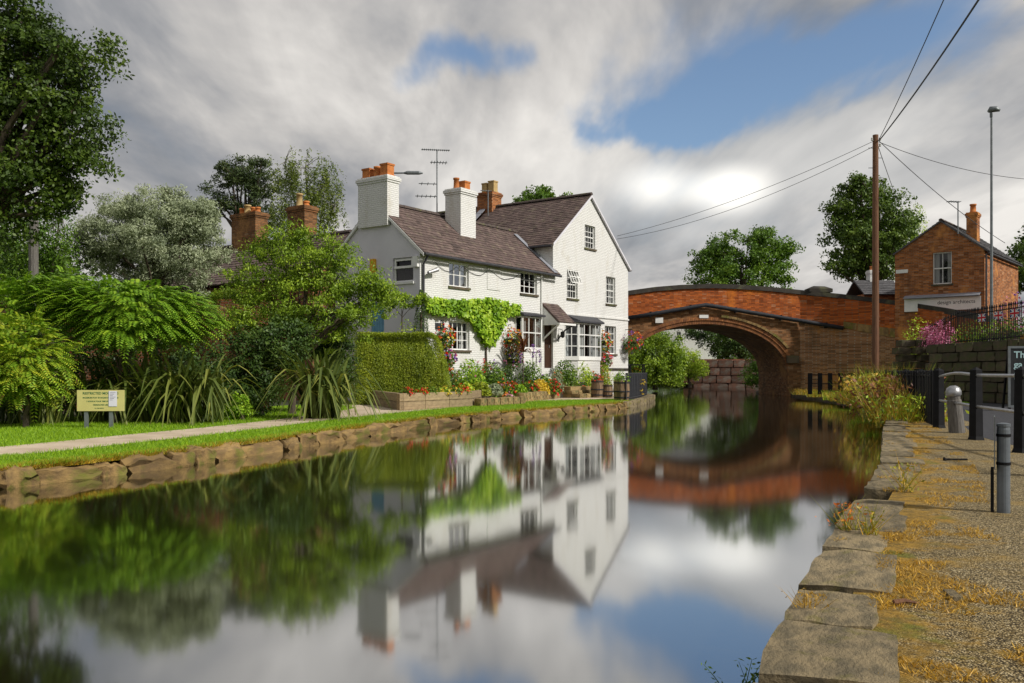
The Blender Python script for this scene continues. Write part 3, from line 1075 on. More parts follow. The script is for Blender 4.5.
XL, XG = -16.78, -7.4
TF = lambda a, d, z: (a, d, z)
TL = lambda a, d, z: (XL + d, -a, z)
W1, W2, W3 = fhole(449, 468.8, 263, 287), fhole(520.5, 537, 272.5, 294), fhole(449, 469.5, 321.5, 350)
BAY2 = fhole(516, 535.5, 317, 349)
ATT, G1, G2, G3 = fhole(584.8, 595.2, 225.5, 248.5), fhole(567, 577.6, 270, 298.5), fhole(606, 615.3, 277, 304), fhole(604.8, 616, 326, 354)
BAY1 = fhole(569, 591.5, 324, 358)
DOOR = fhole(544.3, 553.2, 324, 368)
EW = 6.15 - ZB
wall(house, 'wall', TF, XL, XG, 0, EW, [W1, W2, W3, BAY2, DOOR], 'white_brick')
ap, az = -4.0, 10.15 - ZB
slL, slR = .79, .80
gp = [(-slL, 1, az - slL * ap), (slR, 1, az + slR * ap)]
wall(house, 'wall', TF, XG, 0, 0, az, [ATT, G1, G2, G3, BAY1], 'white_brick', gp)
DEP = 4.6
lp_ = [(-.87, 1, EW + .87 * 4.6), (.87, 1, EW)]
SW = (-lef(392.8, 270)[0], -lef(413.2, 270)[0], lef(403, 282)[1], lef(403, 257.5)[1])
SD = (-lef(371, 310)[0], -lef(384, 310)[0], .3, lef(377, 303)[1])
lp2 = [(.87, 1, EW), (-.87, 1, EW + .87 * 4.6)]
wall(house, 'end_wall', TL, -DEP, 0, 0, 9, [SW, SD], 'shaded_wall_white', lp2)
mb = MB()      # the other outer faces: flank of the tall block, canal end by the bridge, backs
zg = az - slL * (ap - XG)
zr = az + slR * ap
mb.add([(XG, 0, 0), (XG, 13, 0), (XG, 13, zg), (XG, 0, zg)], [(0, 1, 2, 3)])
mb.add([(0, 0, 0), (0, 13, 0), (0, 13, zr), (0, 0, zr)], [(0, 1, 2, 3)])
mb.add([(XG, 13, 0), (0, 13, 0), (0, 13, zr), (ap, 13, az), (XG, 13, zg)], [(0, 1, 2, 3, 4)])
mb.add([(XL, DEP, 0), (XG, DEP, 0), (XG, DEP, EW), (XL, DEP, EW)], [(0, 1, 2, 3)])
mb.build('wall', MT['white_brick'], house)
window(house, TF, W1, 3, 2, split='lights')
window(house, TF, W2, 3, 3, split='lights', curtain=False)
window(house, TF, W3, 4, 3, split='lights')
window(house, TF, ATT, 4, 4, split='sash', curtain=False)
window(house, TF, G2, 4, 4, split='sash')
window(house, TF, G3, 4, 4, split='sash')
w = window(house, TF, G1, 4, 4, split='sash', curtain=False)
# open upper sash of that window, tilted out
mb = MB()
a0, a1, z0, z1 = G1
zm = z0 + (z1 - z0) * .5
Tt = lambda a, d, z: (a, -(z1 - z) * .38 + d, z1 - (z1 - z) * .95)
for c in range(5):
    a = a0 + .03 + (a1 - a0 - .06) * c / 4
    mb.box((a - .02, -.02, zm), (a + .02, .02, z1 - .02), Tt)
for r in range(3):
    z = zm + .02 + (z1 - zm - .06) * r / 2
    mb.box((a0 + .02, -.018, z - .02), (a1 - .02, .018, z + .02), Tt)
mb.build('open_sash', MT['white_paint'], w)
# end wall window with a top vent, blue door
w = window(house, TL, SW, 1, 1, fw=.07, curtain=False, sill='white_paint')
a0, a1, z0, z1 = SW
mb = MB()
zt = z0 + (z1 - z0) * .62
mb.box((a0 + .05, .02, zt - .05), (a1 - .05, .16, zt + .04), TL)
for q in ((a0 + .07, a0 + .13), (a1 - .13, a1 - .07)):
    mb.box((q[0], .03, zt + .04), (q[1], .09, z1 - .04), TL)
mb.box((a0 + .13, .03, z1 - .12), (a1 - .13, .09, z1 - .06), TL)
mb.build('vent_frame', MT['white_paint'], w)
MB().box((SW[1] + .06, -.12, zt - .05), (SW[1] + .3, 0, z1), TL).build('vent_box', MT['white_paint'], house)
mb = MB()
for i in range(5):
    q = SD[0] + (SD[1] - SD[0]) * i / 5
    mb.cv = random.random()
    mb.box((q + .006, .05, SD[2]), (q + (SD[1] - SD[0]) / 5 - .006, .10, SD[3]), TL)
o = mb.build('blue_door', MT['door_blue'], house)
o['label'] = 'pale blue boarded door in the end wall'
MB().box((-1.9, -.14, lef(374, 270)[1] - .12), (-1.68, 0, lef(374, 258)[1] - .05), TL).build('alarm_box', MT['yellow_box'], house).location = (0, lef(374, 264)[0] - 1.8, 0)
# front door, step and porch canopy
a0, a1, z0, z1 = DOOR
mb = MB()
mb.box((a0, .10, z0), (a0 + .08, .18, z1)).box((a1 - .08, .10, z0), (a1, .18, z1)).box((a0 + .08, .10, z1 - .08), (a1 - .08, .18, z1))
for i in range(5):
    q = a0 + .08 + (a1 - a0 - .16) * i / 5
    mb.box((q + .005, .13, z0), (q + (a1 - a0 - .16) / 5 - .005, .17, z1 - .08))
dr = mb.build('door', MT['door_brown'], house)
MB().cbox((a1 - .2, .11, z0 + 1.0), (.04, .05, .12)).build('handle', MT['steel'], dr)
pc0, pc1 = fac(541.5, 310)[0], fac(557.5, 310)[0]
pz0, pz1 = fac(550, 324)[1], fac(548, 304.5)[1]
roof_plane(house, (pc0, -.95, pz0 + .05), (1, 0, 0), (0, .95, pz1 - pz0), pc1 - pc0, math.hypot(.95, pz1 - pz0), tw=.2, th=.14, name='porch_roof')
mb = MB()
for q in (pc0 + .02, pc1 - .06):
    mb.prism([(q, -.9, pz0 - .01), (q, 0, pz0 - .01), (q, 0, pz1 - .08)], (.05, 0, 0))
mb.box((pc0 - .03, -1.0, pz0 - .09), (pc1 + .03, -.93, pz0 - .005))
mb.box((pc0, -.93, pz0 - .09), (pc0 + .08, 0, pz0 - .014))
mb.tube([(pc0 + .05, -.9, pz0 - .08), (pc0 + .05, -.02, pz0 - .75)], .04, 6)
mb.build('porch_frame', MT['white_paint'], house)
MB().tube([(pc1 - .06, -.85, pz0 - .1), (pc1 - .06, -.45, pz0 - .28), (pc1 - .06, -.02, pz0 - .75)], .035, 6).build('porch_bracket', MT['lead_dark'], house)
mb = MB()
mb.lathe([(.02, .24), (.1, .2), (.1, .0), (.06, -.06), (.03, -.08)], (pc1 + .1, -.22, pz0 - .55), 8)
mb.tube([(pc1 + .1, 0, pz0 - .2), (pc1 + .1, -.22, pz0 - .25), (pc1 + .1, -.22, pz0 - .32)], .015)
mb.build('porch_lantern', MT['black_metal'], house)


def bay(h, dep, roofmat, ins, cols, rows, roof_up, base):
    """a timber bay standing proud of the wall, with canted cheeks"""
    a0, a1, z0, z1 = h
    b = MB()
    c = ins
    foot = [(a0 - c, 0), (a0, -dep), (a1, -dep), (a1 + c, 0)]
    top = [(x, y - .12) for x, y in foot]
    up = lambda pts, z: [(x, y, z) for x, y in pts]
    b.prism(up(foot, z0 - .12), (0, 0, .12))
    bo = b.build('bay_window', MT['white_paint'], house)
    r = MB()
    ro = [(a0 - c - .12, .02), (a0 - .1, -dep - .14), (a1 + .1, -dep - .14), (a1 + c + .12, .02)]
    r.add(up(ro, z1 + .02) + up(ro, z1 + .10) + [(a0 - c, .02, z1 + roof_up), (a1 + c, .02, z1 + roof_up)], [(0, 1, 2, 3), (0, 1, 5, 4), (1, 2, 6, 5), (2, 3, 7, 6), (4, 5, 6, 9, 8)[:5], (4, 5, 8), (6, 7, 9)])
    r.build('bay_roof', MT[roofmat], bo)
    gl = MB()
    for (p, q, n) in ((foot[0], foot[1], 2 if c > .2 else 1), (foot[1], foot[2], cols), (foot[2], foot[3], 1)):
        P, Q = Vector((*p, 0)), Vector((*q, 0))
        L = (Q - P).length
        t = (Q - P).normalized()
        nn = Vector((-t.y, t.x, 0))
        T = lambda a, d, z, P=P, t=t, nn=nn: P + t * a + nn * d + Vector((0, 0, z))
        fr = MB()
        fr.box((0, 0, z0), (.06, .06, z1), T).box((L - .06, 0, z0), (L, .06, z1), T).box((.06, 0, z0), (L - .06, .06, z0 + .07), T).box((.06, 0, z1 - .06), (L - .06, .06, z1), T)
        for i in range(1, n):
            fr.box((L * i / n - .022, .008, z0 + .07), (L * i / n + .022, .052, z1 - .06), T)
        for i in range(1, rows):
            z = z0 + (z1 - z0) * i / rows
            fr.box((.06, .012, z - .022), (L - .06, .048, z + .022), T)
        fr.build('bay_frame', MT['white_paint'], bo)
        gl.add([T(.04, .03, z0 + .04), T(L - .04, .03, z0 + .04), T(L - .04, .03, z1 - .04), T(.04, .03, z1 - .04)], [(0, 1, 2, 3)])
        if n == cols:
            for s in ((.06, L * .3), (L * .7, L - .06)):
                cb, m = MB(), 10
                for i in range(m):
                    xa, xb = [s[0] + (s[1] - s[0]) * k / m for k in (i, i + 1)]
                    da, db = [.14 + .03 * (k % 2) for k in (i, i + 1)]
                    cb.add([T(xa, da, z0 + .06), T(xb, db, z0 + .06), T(xb, db, z1 - .06), T(xa, da, z1 - .06)], [(0, 1, 2, 3)])
                cb.build('curtain', MT['curtain'], bo)
    gl.build('pane', MT['glass'], bo)
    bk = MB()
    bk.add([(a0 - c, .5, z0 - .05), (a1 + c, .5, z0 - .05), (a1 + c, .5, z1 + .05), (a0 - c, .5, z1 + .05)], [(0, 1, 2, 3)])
    bk.build('dark_backing', MT['dark_inside'], bo)  # dark sheet just inside the bay, painted in place of the room's shade
    if base:
        MB().prism(up([(a0 - c + .05, -.003), (a0 + .02, -dep + .05), (a1 - .02, -dep + .05), (a1 + c - .05, -.003)], 0), (0, 0, z0 - .122)).build('bay_base', MT['white_brick'], bo)
    return bo


bay(BAY1, .55, 'lead_dark', .42, 4, 3, .42, True)
bay(BAY2, .35, 'lead_dark', .10, 3, 2, .22, True)
# blind window panel on the wing, string course on the gable
q = fhole(487, 500, 268, 290)
MB().box((q[0], -.025, q[2]), (q[1], .0, q[3])).build('blind_panel', MT['white_brick'], house)
MB().box((XG + .02, -.05, fac(600, 318)[1]), (0.02, 0, fac(600, 316.4)[1])).build('string_course', MT['white_brick'], house)
MB().box((fac(597, 370)[0], -.07, fac(600, 370)[1]), (0.03, 0, fac(600, 368)[1])).build('plinth_band', MT['coping_dark'], house)
# roofs
e, rz_ = -.28, 8.12 - ZB
yr = DEP / 2
sl = (rz_ - EW) / yr
H = math.hypot(yr - e, (yr - e) * sl)
roof_plane(house, (XL - .10, e, EW + .03 + e * sl), (1, 0, 0), (0, 1, sl), XG - XL + .32, H)
roof_plane(house, (XL - .10, DEP - e, EW + .03 + e * sl), (1, 0, 0), (0, -1, sl), XG - XL + .1, H)
r1 = ridge_row(house, (XL - .1, yr, rz_ + .06), (XG + .2, yr, rz_ + .06))
# tall block: ridge runs back from the gable; lead strip over the party wall at y = 6.3
for y0, y1, dz in ((-.10, 6.25, 0), (6.5, 13.1, .05)):
    eL = -.22
    roof_plane(house, (XG + eL, y0, zg + eL * slL + .04 + dz), (0, 1, 0), (1, 0, slL), y1 - y0, math.hypot(ap - XG - eL, (ap - XG - eL) * slL))
    roof_plane(house, (.22, y0, zr - .22 * slR + .04 + dz), (0, 1, 0), (-1, 0, slR), y1 - y0, math.hypot(ap - .22, (ap - .22) * slR))
    ridge_row(house, (ap, y0, az + .11 + dz), (ap, y1, az + .11 + dz))
mb = MB()
mb.prism([(XG - .25, 6.2, zg + .02), (XG - .25, 6.55, zg + .02), (ap, 6.55, az + .24), (ap, 6.2, az + .24)], (0, 0, .05))
mb.build('lead_strip', MT['lead'], house)
mb = MB()      # white painted verges of the gable
for xa, za, xb, zb in ((XG - .14, zg - .1, ap, az + .01), (.12, zr - .08, ap, az + .01)):
    mb.prism([(xa, -.13, za - .09), (xb, -.13, zb - .09), (xb, -.13, zb + .02), (xa, -.13, za + .02)], (0, .1, 0))
mb.build('verge', MT['shaded_wall_white'], house)
mb = MB()
za, zb = EW, rz_
for ya in (e, DEP - e):
    mb.prism([(XL - .12, ya, EW - abs(e) * sl - .12), (XL - .12, yr, zb - .10), (XL - .12, yr, zb + .02), (XL - .12, ya, EW - abs(e) * sl + .01)], (.08, 0, 0))
mb.build('verge', MT['white_paint'], house)
# valley flashing where the wing roof meets the flank of the tall block
mb = MB()
mb.prism([(XG - .34, e, EW + .08 + e * sl), (XG - .02, e, EW + .08 + e * sl), (XG - .02, yr - .3, rz_ - .3 * sl + .1), (XG - .34, yr - .3, rz_ - .3 * sl + .1)], (0, 0, .03))
mb.build('flashing', MT['lead'], house)
# gutters, downpipes
mb = MB()
gz = EW + e * sl - .03
mb.tube([(XL - .1, e - .05, gz), (XG + .2, e - .05, gz - .02)], .055, 8)
mb.tube([(XL + .12, e - .05, gz), (XL + .12, -.08, gz - .35), (XL + .12, -.08, .1)], .045, 8)
mb.build('gutter', MT['lead_dark'], house)
mb = MB()
mb.tube([(XG - .27, -.08, zg - .2), (XG - .27, 5.9, zg - .2)], .055, 8)
mb.build('gutter', MT['lead_dark'], house)
MB().tube([(XG - 1.05, -.06, EW - .3), (XG - 1.05, -.06, .2)], .035, 6).build('downpipe', MT['white_paint'], house)
# slack cable under the wing eaves
mb = MB()
for xa, xb, sag in ((-15.9, -14.2, .35), (-14.2, -12.4, .3), (-12.4, -10.2, .3), (-10.2, -8.2, .35)):
    mb.tube([(xa + (xb - xa) * k / 6, -.03, gz - .18 - sag * (1 - (2 * k / 6 - 1) ** 2) + random.uniform(-.03, .03)) for k in range(7)], .012, 4)
mb.build('cable', MT['wire_black'], house)
# security camera on the wing
mb = MB()
cx_, cz_ = fac(431.5, 272)
mb.tube([(cx_ - .3, 0, cz_ - .12), (cx_ - .3, -.2, cz_ - .06)], .025, 6)
mb.tube([(cx_ - .45, -.22, cz_ - .08), (cx_ + .05, -.26, cz_ + .08)], [.06, .09], 8)
mb.build('security_camera', MT['steel'], house)
mb = MB()
mb.box((fac(435, 325)[0], -.025, fac(440, 329)[1]), (fac(444, 325)[0], 0, fac(440, 323)[1]))
mb.build('name_plaque', MT['charcoal_metal'], house)
# chimneys
zc = lef(378, 177)[1]
s0, s1 = lef(390.2, 200)[0], lef(361, 200)[0]
stack(house, XL - .17, XL + .50, s0, s1, lef(380, 226.5)[1], zc, 'white_brick', [(.5, .82, .42, .2, True, 'terracotta'), (.5, .53, .46, .15, False, 'terracotta'), (.5, .2, .5, .2, True, 'terracotta')])
MB().prism([(XL - .05, s0 - .02, 6.9), (XL - .05, s0 + .02, 7.2), (XL + .6, s0 + .02, 7.2), (XL + .6, s0 - .14, 6.8)], (0, -.02, .05)).build('flashing', MT['lead'], house)
cxa, cxb = -12.85, -11.8
c2 = stack(house, cxa, cxb, 1.15, 2.0, 6.2, 1.4 + (372 - 192) / 900 * 39.2 - ZB, 'white_brick', [(.22, .5, .48, .13, False, 'terracotta'), (.74, .5, .42, .19, True, 'terracotta')])
MB().prism([(cxb + .02, 1.0, 6.72), (cxb + .02, 2.0, 7.55), (cxb + .3, 2.0, 7.55), (cxb + .3, 1.0, 6.72)], (0, 0, .05)).build('flashing', MT['lead'], house)
stack(house, ap - .42, ap + .42, 5.75, 6.75, 8.9, 11.0 - ZB, 'cottage_brick', [(.5, .25, .62, .19, True, 'pot_buff'), (.5, .72, .55, .17, True, 'pot_buff')])

# rear range running back from the end wall, mostly behind the trees
rear = thing('rear_range', 'lower slate roofed range with two brick chimneys behind the leafy trees', 'house', (HX, HYY, ZB), math.atan2(.816, .578))
zr_, xr = 7.25 - ZB, XL + .9
mb = MB()
mb.box((xr - 2.1, DEP + .02, 0), (xr + 2.1, 17.5, 4.75))
mb.prism([(xr - 2.1, DEP + .02, 4.75), (xr + 2.1, DEP + .02, 4.75), (xr, DEP + .02, zr_ - .35)], (0, 17.5 - DEP - .02, 0))
mb.build('wall', MT['garden_brick'], rear)
hs = math.hypot(2.4, 2.05)
roof_plane(rear, (xr - 2.4, DEP + .02, zr_ - 2.05), (0, 1, 0), (2.4, 0, 2.05), 13, hs, 'tile')
roof_plane(rear, (xr + 2.4, DEP + .02, zr_ - 2.05), (0, 1, 0), (-2.4, 0, 2.05), 13, hs, 'tile')
ridge_row(rear, (xr, DEP, zr_ + .05), (xr, 17.6, zr_ + .05))
for x, y, wd, ph in ((302, 207, .55, ((.35, .6, .15, 'pot_buff'), (.75, .22, .14, 'terracotta'))), (249.5, 214, .85, ((.2, .3, .14, 'terracotta'), (.42, .42, .16, 'pot_buff'), (.65, .28, .12, 'terracotta'), (.85, .25, .12, 'terracotta')))):
    u = (x - CX) / F
    s = (-3.51 + .9 * .578 - (34.3 + .9 * .816) * u) / (.816 + .578 * u)
    Yd = 34.3 + .9 * .816 + .578 * s
    zt = HC + (HY - y) / F * Yd - ZB
    stack(rear, xr - .35, xr + .35, s - wd, s + wd, zr_ - 1.0, zt, 'bridge_brown', [(.5, 1 - f, h, r, False, m) for f, h, r, m in ph])


# ------------------------------------------------------------------ aerials and the lamp arm behind the chimneys
def aerial(base, top, rz, arms, label):
    t = thing('television_aerial', label, 'aerial', base, rz, 'television aerials')
    h = top - base[2]
    MB().tube([(0, 0, 0), (0, 0, h)], .03, 6).build('mast', MT['galvanised'], t)
    for z, L, o, n, el in arms:
        mb = MB()
        mb.tube([(-L * o, 0, h + z), (L * (1 - o), 0, h + z)], .022, 5)
        for i in range(n):
            x = -L * o + L * (i + .5) / n
            mb.tube([(x, -el, h + z), (x, el, h + z)], .014, 4)
        mb.build('aerial_boom', MT['galvanised'], t)
    return t


p = px(437, 206, 39.6)
aerial((p.x, p.y, 7.35), px(437, 150, 39.6).z, .15, [(0, 1.25, .55, 14, .16), (-.55, .75, .4, 6, .3), (-1.5, .8, 1.0, 3, .3), (-2.05, .95, 1.0, 5, .32)], 'tall many armed television aerial beside the middle white chimney')
p = px(490, 190, 47.5)
o = aerial((p.x - .1, p.y, 9.2), p.z, .3, [(-.05, .6, .7, 4, .15)], 'small television aerial beside the brick chimney on the tall roof')
lamp = thing('bracket_lamp', 'street lamp arm reaching out behind the nearest white chimney', 'street lamp', (px(384, 200, 38.5).x, 38.5, ZL))
zt = px(384, 173, 38.5).z - ZL
MB().tube([(0, 0, 0), (0, 0, zt - .3), (.05, 0, zt - .06), (.25, 0, zt), (.9, 0, zt)], [.08, .06, .05, .04, .035], 8).build('column', MT['galvanised'], lamp)
MB().tube([(.85, 0, zt), (1.0, 0, zt + .01), (1.5, 0, zt + .005), (1.66, 0, zt - .01)], [.04, .085, .08, .03], 8).build('lamp_head', MT['galvanised'], lamp)
# ------------------------------------------------------------------ brick canal bridge
YB = 52.0
BO = Vector((px(705, 300, YB).x, YB, 0))
bridge = thing('canal_bridge', 'humped red brick canal bridge with wide arch and black pipe across it', 'bridge', BO)


def bY(x):
    return float(np.interp(x, [600, 800, 840, 870, 905, 945, 1000], [YB, YB, 51.2, 49.6, 47.0, 43.6, 38]))


def bp(x, y, dy=0.0):
    return px(x, y, bY(x)) + Vector((0, dy, 0)) - BO


top_y = lambda x: float(np.interp(x, [560, 600, 630, 655, 680, 700, 715, 735, 770, 806, 840, 870, 905, 945, 1000], [304, 296, 290.5, 287, 285, 284.2, 284, 284.6, 287, 290.7, 294, 297.5, 302, 308, 318]))
pipe_y = lambda x: float(np.interp(x, [560, 628, 705, 842, 910, 1000], [330, 318, 305, 328, 337, 352]))
AX, AA, AB, AS = 705.0, 82.0, 48.0, 372.0


def arch_y(x, k=1.0):
    q = 1 - ((x - AX) / (AA * k)) ** 2
    return AS - AB * (1 + (k - 1) * 1.6) * math.sqrt(max(q, 0))


xs = sorted(set([560, 590, 610] + list(np.linspace(AX - AA, AX + AA, 61)) + [795, 800, 810, 820, 830, 840, 850, 860, 870, 880, 892, 905, 918, 931, 945, 970, 1000]))
low, par, cop = MB(), MB(), MB()
for a, b in zip(xs[:-1], xs[1:]):
    inside = AX - AA - 1e-6 <= a and b <= AX + AA + 1e-6
    b0a, b0b = (arch_y(a), arch_y(b)) if inside else (403, 403)
    if inside or b <= 800:
        low.add([bp(a, b0a), bp(b, b0b), bp(b, pipe_y(b)), bp(a, pipe_y(a))], [(0, 1, 2, 3)])
# parapet, standing a touch proud of the spandrel
for a, b in zip(xs[:-1], xs[1:]):
    if b <= 800:
        P = [bp(a, pipe_y(a), -.06), bp(b, pipe_y(b), -.06), bp(b, pipe_y(b), .40), bp(a, pipe_y(a), .40), bp(a, top_y(a) + 4.2, -.06), bp(b, top_y(b) + 4.2, -.06), bp(b, top_y(b) + 4.2, .40), bp(a, top_y(a) + 4.2, .40)]
        par.hexa(P)
    P = [bp(a, top_y(a) + 4.4, -.14), bp(b, top_y(b) + 4.4, -.14), bp(b, top_y(b) + 4.4, .46), bp(a, top_y(a) + 4.4, .46), bp(a, top_y(a), -.10), bp(b, top_y(b), -.10), bp(b, top_y(b), .42), bp(a, top_y(a), .42)]
    cop.cv = random.random()
    cop.hexa(P)
par.build('parapet', MT['bridge_orange'], bridge)
par = MB()
# back parapet and road deck
for a, b in zip(xs[:-1], xs[1:]):
    if b <= 800:
        par.hexa([bp(a, pipe_y(a), 5.6), bp(b, pipe_y(b), 5.6), bp(b, pipe_y(b), 6.0), bp(a, pipe_y(a), 6.0), bp(a, top_y(a), 5.6), bp(b, top_y(b), 5.6), bp(b, top_y(b), 6.0), bp(a, top_y(a), 6.0)])
low.build('spandrel_wall', MT['bridge_brown'], bridge)
par.build('parapet', MT['bridge_orange'], bridge)
cop.build('coping', MT['coping_dark'], bridge)
deck = MB()
for a, b in zip(xs[:-1], xs[1:]):
    if b <= 800:
        deck.add([bp(a, pipe_y(a) - 2, .3), bp(b, pipe_y(b) - 2, .3), bp(b, pipe_y(b) - 2, 5.7), bp(a, pipe_y(a) - 2, 5.7)], [(0, 1, 2, 3)])
deck.build('road_deck', MT['asphalt'], bridge)
# barrel: soffit, side piers down into the water, back face
so = MB()
ax = list(np.linspace(AX - AA, AX + AA, 61))
for a, b in zip(ax[:-1], ax[1:]):
    so.add([bp(a, arch_y(a)), bp(b, arch_y(b)), bp(b, arch_y(b), 6.0), bp(a, arch_y(a), 6.0)], [(0, 1, 2, 3)])
    so.add([bp(a, arch_y(a), 6.0), bp(b, arch_y(b), 6.0), bp(b, pipe_y(b) - 3, 6.0), bp(a, pipe_y(a) - 3, 6.0)], [(0, 1, 2, 3)])
for x in (AX - AA, AX + AA):
    so.add([bp(x, AS), bp(x, 404), bp(x, 404, 6), bp(x, AS, 6)], [(0, 1, 2, 3)])
so.build('soffit', MT['bridge_brown'], bridge)
# arch rings of bricks on edge
for k0, k1, dy, nm, mt in ((1.0, 1.045, -.05, 'arch_ring', 'arch_brick'), (1.047, 1.088, -.10, 'arch_ring', 'arch_brick')):
    ring = MB()
    n = 150
    for i in range(n):
        t0, t1 = math.pi * i / n, math.pi * (i + .86) / n
        P = []
        for dd in (dy, .02):
            for t, k in ((t0, k0), (t1, k0), (t1, k1), (t0, k1)):
                bb = AB * (1 + (k - 1) * 1.6)
                P.append(bp(AX - AA * k * math.cos(t), AS - bb * math.sin(t), dd))
        ring.cv = random.random()
        ring.hexa([P[q] for q in (0, 1, 5, 4, 3, 2, 6, 7)])
    kind(ring.build(nm, MT[mt], bridge), 'stuff')
# stone hood on the right haunch, ending in an impost block
hood = MB()
n = 16
for i in range(n):
    P = []
    for dd in (-.17, .0):
        for t, k in ((math.radians(100 + 55 * i / n), 1.095), (math.radians(100 + 55 * (i + .94) / n), 1.095), (math.radians(100 + 55 * (i + .94) / n), 1.125), (math.radians(100 + 55 * i / n), 1.125)):
            P.append(bp(AX - AA * k * math.cos(t), AS - AB * (1 + (k - 1) * 1.6) * math.sin(t), dd))
    hood.cv = random.random()
    hood.hexa([P[q] for q in (0, 1, 5, 4, 3, 2, 6, 7)])
kind(hood.build('hood_stones', MT['bank_stone'], bridge), 'stuff')
a, b = bp(786, 363), bp(798, 355.5)
MB().box((a.x, -.24, a.z), (b.x, .02, b.z)).build('impost', MT['sandstone_dark'], bridge)
a, b = bp(787.2, 404), bp(800, 363.2)
MB().box((a.x, -.12, a.z), (b.x, 3, b.z)).build('pier', MT['bridge_brown'], bridge)
# wing wall running forward to the right
lo, up = MB(), MB()
wx = [800, 806, 813, 820, 830, 840, 850, 860, 870, 880, 892, 905, 918, 931, 945, 970, 1000]
for a, b in zip(wx[:-1], wx[1:]):
    lo.hexa([bp(a, 403), bp(b, 403 if b < 900 else 396), bp(b, 403 if b < 900 else 396, .5), bp(a, 403, .5), bp(a, pipe_y(a)), bp(b, pipe_y(b)), bp(b, pipe_y(b), .5), bp(a, pipe_y(a), .5)])
    up.hexa([bp(a, pipe_y(a), -.05), bp(b, pipe_y(b), -.05), bp(b, pipe_y(b), .4), bp(a, pipe_y(a), .4), bp(a, top_y(a) + 4.2, -.05), bp(b, top_y(b) + 4.2, -.05), bp(b, top_y(b) + 4.2, .4), bp(a, top_y(a) + 4.2, .4)])
lo.build('wing_wall', MT['wing_brick'], bridge)
up.build('wing_parapet', MT['bridge_orange'], bridge)
for xa, xb, ya, yb in ((843, 856, 321.5, 328), (857, 871, 323.5, 331), (872, 888, 326, 334.5), (889, 906, 328, 337), (896, 912, 334.5, 341)):
    P = [bp(xa, yb, -.1), bp(xb, yb + 2, -.1), bp(xb, yb + 2, .1), bp(xa, yb, .1), bp(xa, ya, -.1), bp(xb, ya + 2, -.1), bp(xb, ya + 2, .1), bp(xa, ya, .1)]
    MB().hexa(P).build('band_stone', MT['bank_stone'], bridge)
# parapet pier cap
a, b = bp(808.5, 291), bp(835, 289)
MB().add([(a.x, -.35, a.z - .05), (b.x, -.35, a.z - .08), (b.x, .55, a.z - .08), (a.x, .55, a.z - .05), (a.x, -.35, a.z + .14), (b.x, -.35, a.z + .12), (b.x, .55, a.z + .12), (a.x, .55, a.z + .14), (a.x + .35, -.05, a.z + .3), (b.x - .35, -.05, a.z + .28), (b.x - .35, .3, a.z + .28), (a.x + .35, .3, a.z + .3)],
         [(0, 1, 5, 4), (1, 2, 6, 5), (2, 3, 7, 6), (3, 0, 4, 7), (4, 5, 9, 8), (5, 6, 10, 9), (6, 7, 11, 10), (7, 4, 8, 11), (8, 9, 10, 11)]).build('pier_cap', MT['coping_dark'], bridge)
# black service pipe
mb = MB()
mb.tube([bp(626, 318.4, -.22), bp(660, 312.8, -.22), bp(698, 306.2, -.22), bp(705, 305.2, -.22), bp(712, 306.2, -.22), bp(760, 314.3, -.22), bp(800, 321, -.22), bp(842, 328.3, -.22)], .115, 10)
pipe = mb.build('service_pipe', MT['charcoal_metal'], bridge, smooth=True)
for x in (650, 690, 735, 780, 825):
    q = bp(x, pipe_y(x) + .3, -.22)
    MB().cbox(q + Vector((0, .08, 0)), (.1, .3, .3)).build('pipe_strap', MT['black_metal'], pipe)
for x0, x1, y0, y1 in ((655.2, 662.8, 317.6, 323), (699, 708, 315, 318.2)):
    a, b = bp(x0, y1, -.125), bp(x1, y0, -.10)
    MB().box((a.x, a.y, a.z), (b.x, b.y + .1, b.z)).build('bridge_plate', MT['white_paint'], bridge)

# ------------------------------------------------------------------ beyond the arch
qw = kind(thing('quay_wall', 'old red stone quay wall seen through the bridge arch', 'wall', (13, 84, 0)), 'thing')
mb = MB()
a, b = px(697, 350, 84), px(768, 350, 82)
n = (b - a)
L = n.length
n.normalize()
for r in range(4):
    x = -random.uniform(0, .6)
    while x < L:
        w = random.uniform(.9, 1.7)
        o = new_obj('block', random.choice(QUAY_ROCKS), qw)
        c = a + n * (x + w / 2)
        o.location = Vector((c.x, c.y, -.35 + .72 * (r + .5))) - qw.location
        o.scale = (w - .04, .6, .69)
        o.rotation_euler = (0, 0, math.atan2(n.y, n.x))
        x += w
MB().prism([a + Vector((0, .2, -a.z)), b + Vector((0, .2, -b.z)), b + Vector((2, 12, -b.z)), a + Vector((1, 12, -a.z))], (0, 0, 2.6)).build('backing', MT['garden_brick'], qw, rel=qw.location)
far_h = thing('far_cottage', 'white cottage with two windows far off, seen through the arch', 'house', (px(686, 340, 100).x, 100, ZL))
TFc = lambda a, d, z: (a, d, z)
hz = lambda y: HC + (HY - y) / F * 100 - ZL
fx_ = lambda x: (x - 686) / F * 100
hs_ = [(fx_(676.5), fx_(681), hz(338.5), hz(332)), (fx_(692.5), fx_(698.5), hz(338.5), hz(331.5))]
wall(far_h, 'wall', TFc, -2.6, 3.4, 0, hz(323), hs_, 'white_brick')
MB().box((-2.6, .3, 0), (3.4, 6, hz(323))).build('wall', MT['white_brick'], far_h)
for h in hs_:
    window(far_h, TFc, h, 2, 2, curtain=False)
roof_plane(far_h, (-2.8, -.3, hz(324)), (1, 0, 0), (0, 3, 2.2), 6.4, math.hypot(3.3, 2.4), 'slate', .4, .3)
roof_plane(far_h, (-2.8, 6.3, hz(324)), (1, 0, 0), (0, -3, 2.2), 6.4, math.hypot(3.3, 2.4), 'slate', .4, .3)

